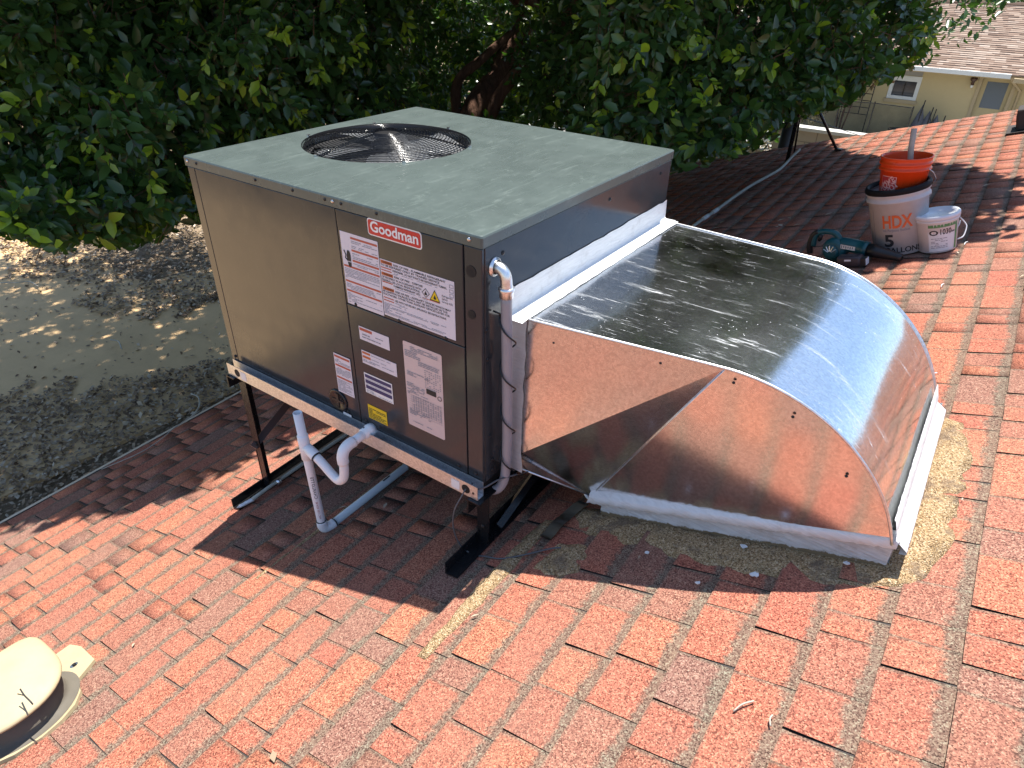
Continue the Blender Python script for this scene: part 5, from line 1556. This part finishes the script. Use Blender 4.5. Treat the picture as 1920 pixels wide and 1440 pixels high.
HY = 26.0
hs = thing('neighbour_house', 'yellow stucco neighbour house with a brown shingled roof', 'house', (0, HY + 3, GZ))
hz0, hz1 = GZ, -1.32
def wallp(x0, x1, z0, z1, y=HY, t=.25, mat='stucco', nm='wall'): return obj(nm, box(x0, x1, y, y + t, z0, z1), mat, hs)
wx = (-1.32, -.50); wz = (-2.30, -1.66); dx_ = (1.22, 2.05); dz_ = (GZ + .06, -1.45)
wallp(-9, wx[0], hz0, hz1); wallp(wx[1], dx_[0], hz0, hz1); wallp(wx[0], wx[1], hz0, wz[0]); wallp(wx[0], wx[1], wz[1], hz1)
wallp(dx_[1], 7, hz0, hz1); wallp(dx_[0], dx_[1], dz_[1], hz1)
obj('back_wall', box(-9, 7, HY + 7, HY + 7.25, hz0, hz1), 'stucco', hs); obj('end_wall', box(6.9, 7.15, HY + .25, HY + 7, hz0, hz1), 'stucco', hs); obj('end_wall', box(-9.2, -9.0, HY + .25, HY + 7, hz0, hz1), 'stucco', hs)
wn_ = obj('window', box(wx[0], wx[1], HY + .10, HY + .12, wz[0], wz[1]), 'glass', hs); wn_['label'] = 'small white framed sliding window'
b = bmesh.new(); x0, x1, z0, z1 = wx[0] - .04, wx[1] + .04, wz[0] - .04, wz[1] + .04
for q in ((x0, x1, z0, z0 + .10), (x0, x1, z1 - .16, z1), (x0, x0 + .11, z0 + .10, z1 - .16), (x1 - .11, x1, z0 + .10, z1 - .16)): add_box(b, q[0], q[1], HY - .03, HY + .09, q[2], q[3])
obj('frame', b, 'whitetrim', wn_); obj('mullion', box(-.93, -.90, HY + .07, HY + .098, wz[0] + .06, wz[1] - .12), 'blk', wn_)
obj('sill', box(x0 - .05, x1 + .05, HY - .06, HY - .001, z0 - .12, z0 - .005), 'trim', wn_)
obj('upper_sash', box(x0 + .02, x1 - .02, HY + .001 - .02, HY - .002, z1 + .02, z1 + .30), 'patio', wn_)
dr = obj('door', box(dx_[0], dx_[1], HY + .10, HY + .14, dz_[0], dz_[1]), 'stucco', hs)
obj('door_glass', box(dx_[0] + .14, dx_[1] - .12, HY + .09, HY + .098, -2.35, -1.58), 'doorglass', dr)
b = bmesh.new(); add_box(b, dx_[0] - .10, dx_[0], HY - .03, HY + .098, dz_[0], dz_[1] + .1); add_box(b, dx_[1], dx_[1] + .10, HY - .03, HY + .098, dz_[0], dz_[1] + .1); add_box(b, dx_[0], dx_[1], HY - .03, HY + .098, dz_[1], dz_[1] + .1)
obj('door_frame', b, 'trim', dr); obj('handle', tube([(dx_[1] - .07, HY + .1, -2.55), (dx_[1] - .07, HY + .03, -2.55), (dx_[1] - .14, HY + .03, -2.55)], .02, 8), 'zinc', dr, True)
obj('drainpipe', tube([(1.95, HY - .45, -1.38), (2.05, HY - .4, -1.5), (2.28, HY - .06, -1.75), (2.30, HY - .06, GZ)], .045, 8), 'trim', hs, True)
lamp = obj('wall_lamp', lathe([(.09, .12), (.11, .06), (.05, 0), (.045, -.10), (.001, -.11)], 14, Matrix.Translation((.98, HY - .12, -1.60)), True), 'brown', hs, True)
obj('bulb', lathe([(.035, -.08), (.045, -.13), (.03, -.18), (.001, -.19)], 12, Matrix.Translation((.98, HY - .12, -1.60)), True), 'whitetrim', lamp, True)
# soffit, gutter and roof courses
SL = .325
def nz(y): return -1.28 + SL * (y - (HY - .55))
hr = obj('roof_deck', poly_slab([(-10, HY - .5, nz(HY - .5) - .02), (8, HY - .5, nz(HY - .5) - .02), (8, HY + 4.5, nz(HY + 4.5) - .02), (-10, HY + 4.5, nz(HY + 4.5) - .02)], (0, 0, 1), .14), 'trim', hs)
obj('gutter', box(-10, 1.92, HY - .66, HY - .505, nz(HY - .5) - .12, nz(HY - .5) + .005), 'whitetrim', hs)
obj('gutter', box(2.02, 8, HY - .80, HY - .66, nz(HY - .5) - .20, nz(HY - .5) - .08), 'trim', hs)
VV, FF, rr_ = [], [], []
y = HY - .58; k = 0
while y < HY + 4.5:
    x = -10 + rng.uniform(0, .3)
    while x < 8:
        w = rng.uniform(.12, .42); h = rng.uniform(.010, .035)
        n = len(VV); y2 = y + .16
        for (xx, yy, hh) in ((x, y, h), (x + w, y, h), (x + w, y2, .0), (x, y2, .0), (x, y, -.02), (x + w, y, -.02)): VV.append((xx, yy, nz(yy) + hh))
        FF += [(n, n + 1, n + 2, n + 3), (n + 4, n + 5, n + 1, n)]; c = rng.uniform(0, 1); rr_ += [c, c * .35]; x += w
    y += .145
o = np_mesh('roof_shingles', VV, FF, 'brownroof', hs, rr_); o['kind'] = 'stuff'
obj('ridge_cap', tube([(-10, HY + 4.5, nz(HY + 4.5) + .02), (8, HY + 4.5, nz(HY + 4.5) + .02)], .09, 6), 'brownroof', hs)
obj('back_slope', poly_slab([(-10, HY + 4.51, nz(HY + 4.5) - .02), (8, HY + 4.51, nz(HY + 4.5) - .02), (8, HY + 8.2, -1.3), (-10, HY + 8.2, -1.3)], (0, 0, 1), .1), 'trim', hs)

# mesh pool fence, trellis, cover, bin, shrubs
fn_ = thing('mesh_fence', 'black mesh pool fence standing in front of the yellow house', 'fence', (-1.4, 24.4, GZ))
posts = [(-3.35, 24.0), (-2.45, 24.35), (-1.45, 24.6), (-.30, 24.5)]
for x, y in posts: obj('post', tube([(x, y, GZ + .04), (x, y, GZ + 1.30)], .022, 8), 'blk', fn_)
for (xa, ya), (xc, yc) in zip(posts, posts[1:]):
    b = bmesh.new(); b.faces.new([b.verts.new(p) for p in ((xa, ya, GZ + .08), (xc, yc, GZ + .08), (xc, yc, GZ + 1.24), (xa, ya, GZ + 1.24))]); obj('mesh_panel', b, 'mesh', fn_)
    obj('top_cord', tube([(xa, ya, GZ + 1.25), (xc, yc, GZ + 1.25)], .014, 6), 'blk', fn_)
tl_ = thing('trellis', 'dark metal grid trellis against the house left of the window', 'trellis', (-2.2, 25.7, GZ))
for x in (-2.62, -2.33, -2.04, -1.75): obj('upright', tube([(x, 25.7, GZ + (.05 if x in (-2.62, -1.75) else .7)), (x, 25.7, GZ + 2.3)], .018, 6), 'blk', tl_)
for i in range(8): obj('crossbar', tube([(-2.62, 25.69, GZ + .7 + .22 * i), (-1.75, 25.69, GZ + .7 + .22 * i)], .014, 6), 'blk', tl_)
cv = thing('folded_umbrella', 'bundle of grey covers with dark poles leaning on the yellow wall', 'bundle', (.25, 25.5, GZ))
b = bmesh.new()
for i, (x, h) in enumerate(((-.15, 1.25), (.10, 1.10), (.35, 1.0))):
    tops = [Vector((x - .05, 25.5, GZ + h)), Vector((x + .06, 25.45, GZ + h - .03))]
    ring = [b.verts.new((x + .30 * math.cos(a) * (1 + .2 * math.sin(3 * a)), 25.5 + .16 * math.sin(a), GZ + .15 + .1 * math.sin(2 * a + i))) for a in [2 * math.pi * j / 14 for j in range(14)]]
    t_ = b.verts.new((x, 25.5, GZ + h))
    for j in range(14): b.faces.new((ring[j], ring[(j + 1) % 14], t_))
obj('cover', b, 'tarp', cv)
for x, h in ((-.15, 1.38), (.14, 1.2), (.24, 1.16), (.55, 1.0)): obj('pole', tube([(x, 25.42, GZ + .05), (x + .03, 25.46, GZ + h)], .02, 6), 'blk', cv)
b = bmesh.new(); b.faces.new([b.verts.new(p) for p in ((-.60, 25.3, GZ + .30), (-.22, 25.3, GZ + .15), (-.20, 25.35, GZ + .62), (-.30, 25.35, GZ + .5))]); bmesh.ops.solidify(b, geom=b.faces[:], thickness=.03); obj('cloth', b, 'pink', cv)
bn = lathe([(.20, 0), (.24, .42), (.27, .43), (.27, .47), (.22, .47), (.18, .06), (.001, .05)], 18, Matrix.Translation((-.62, 24.9, GZ + .05)))
rebase(tag(obj('planter', bn, 'toolblk', None, True), 'small black planter tub beside the mesh fence', 'planter'))
def shrub(name, lb, c, r, n, mat, size, seed, group='shrubs by the neighbour house'):
    t = thing(name, lb, 'shrub', (c[0], c[1], GZ), group)
    P = np.array(c) + unitv(rng.normal(0, 1, (n, 3))) * (rng.uniform(.3, 1, (n, 1)) ** .5) * np.array(r)
    P[:, 2] = np.maximum(P[:, 2], GZ + .1)
    Dd = unitv(P - np.array((c[0], c[1], c[2] - r[2])) + rng.normal(0, .3, (n, 3)))
    B, A, N_, L, I, T = leaves_from_sprigs(P, Dd, 9, np.full(n, size * 2.5), size)
    Vv, Ff = make_leaves(leaf_verts(B, A, N_, L, .5)); o = np_mesh('foliage', Vv, Ff, mat, t, np.repeat(rng.beta(2, 2.2, len(L)) * (.9 if mat == 'leaf' else 1), 8)); o['kind'] = 'stuff'
    for k in range(4):
        a = k * 1.6; obj('stem', tube([(c[0] + .05 * math.cos(a), c[1] + .05 * math.sin(a), GZ), (c[0] + r[0] * .5 * math.cos(a), c[1] + r[1] * .5 * math.sin(a), c[2] + r[2] * .4)], [.03, .012], 6), 'bark', t)
    return t
shrub('dry_shrub', 'olive brown half dry shrub left of the trellis', (-3.7, 24.2, GZ + 1.35), (1.0, .8, 1.25), 260, 'drybush', .10, 1)
shrub('dry_shrub', 'olive shrub growing up in front of the trellis top', (-2.4, 25.0, GZ + 2.15), (.8, .5, .7), 130, 'drybush', .10, 2)
shrub('red_plant', 'low reddish plant behind the capped garden wall', (-2.9, 19.5, GZ + .45), (.6, .5, .4), 60, 'drybush', .12, 3)
shrub('hedge', 'added hedge behind the tree trunk that darkens the gaps between leaves', (-7.5, 12.0, -1.3), (6.0, 1.3, 2.7), 2200, 'leaf', .24, 5)  # added to hide sunlit ground so the leaf gaps go dark
shrub('hedge', 'green hedge tree above the ridge of the neighbour roof', (3.5, 36, GZ + 4.6), (5.5, 1.6, 3.0), 600, 'leaf', .30, 4)
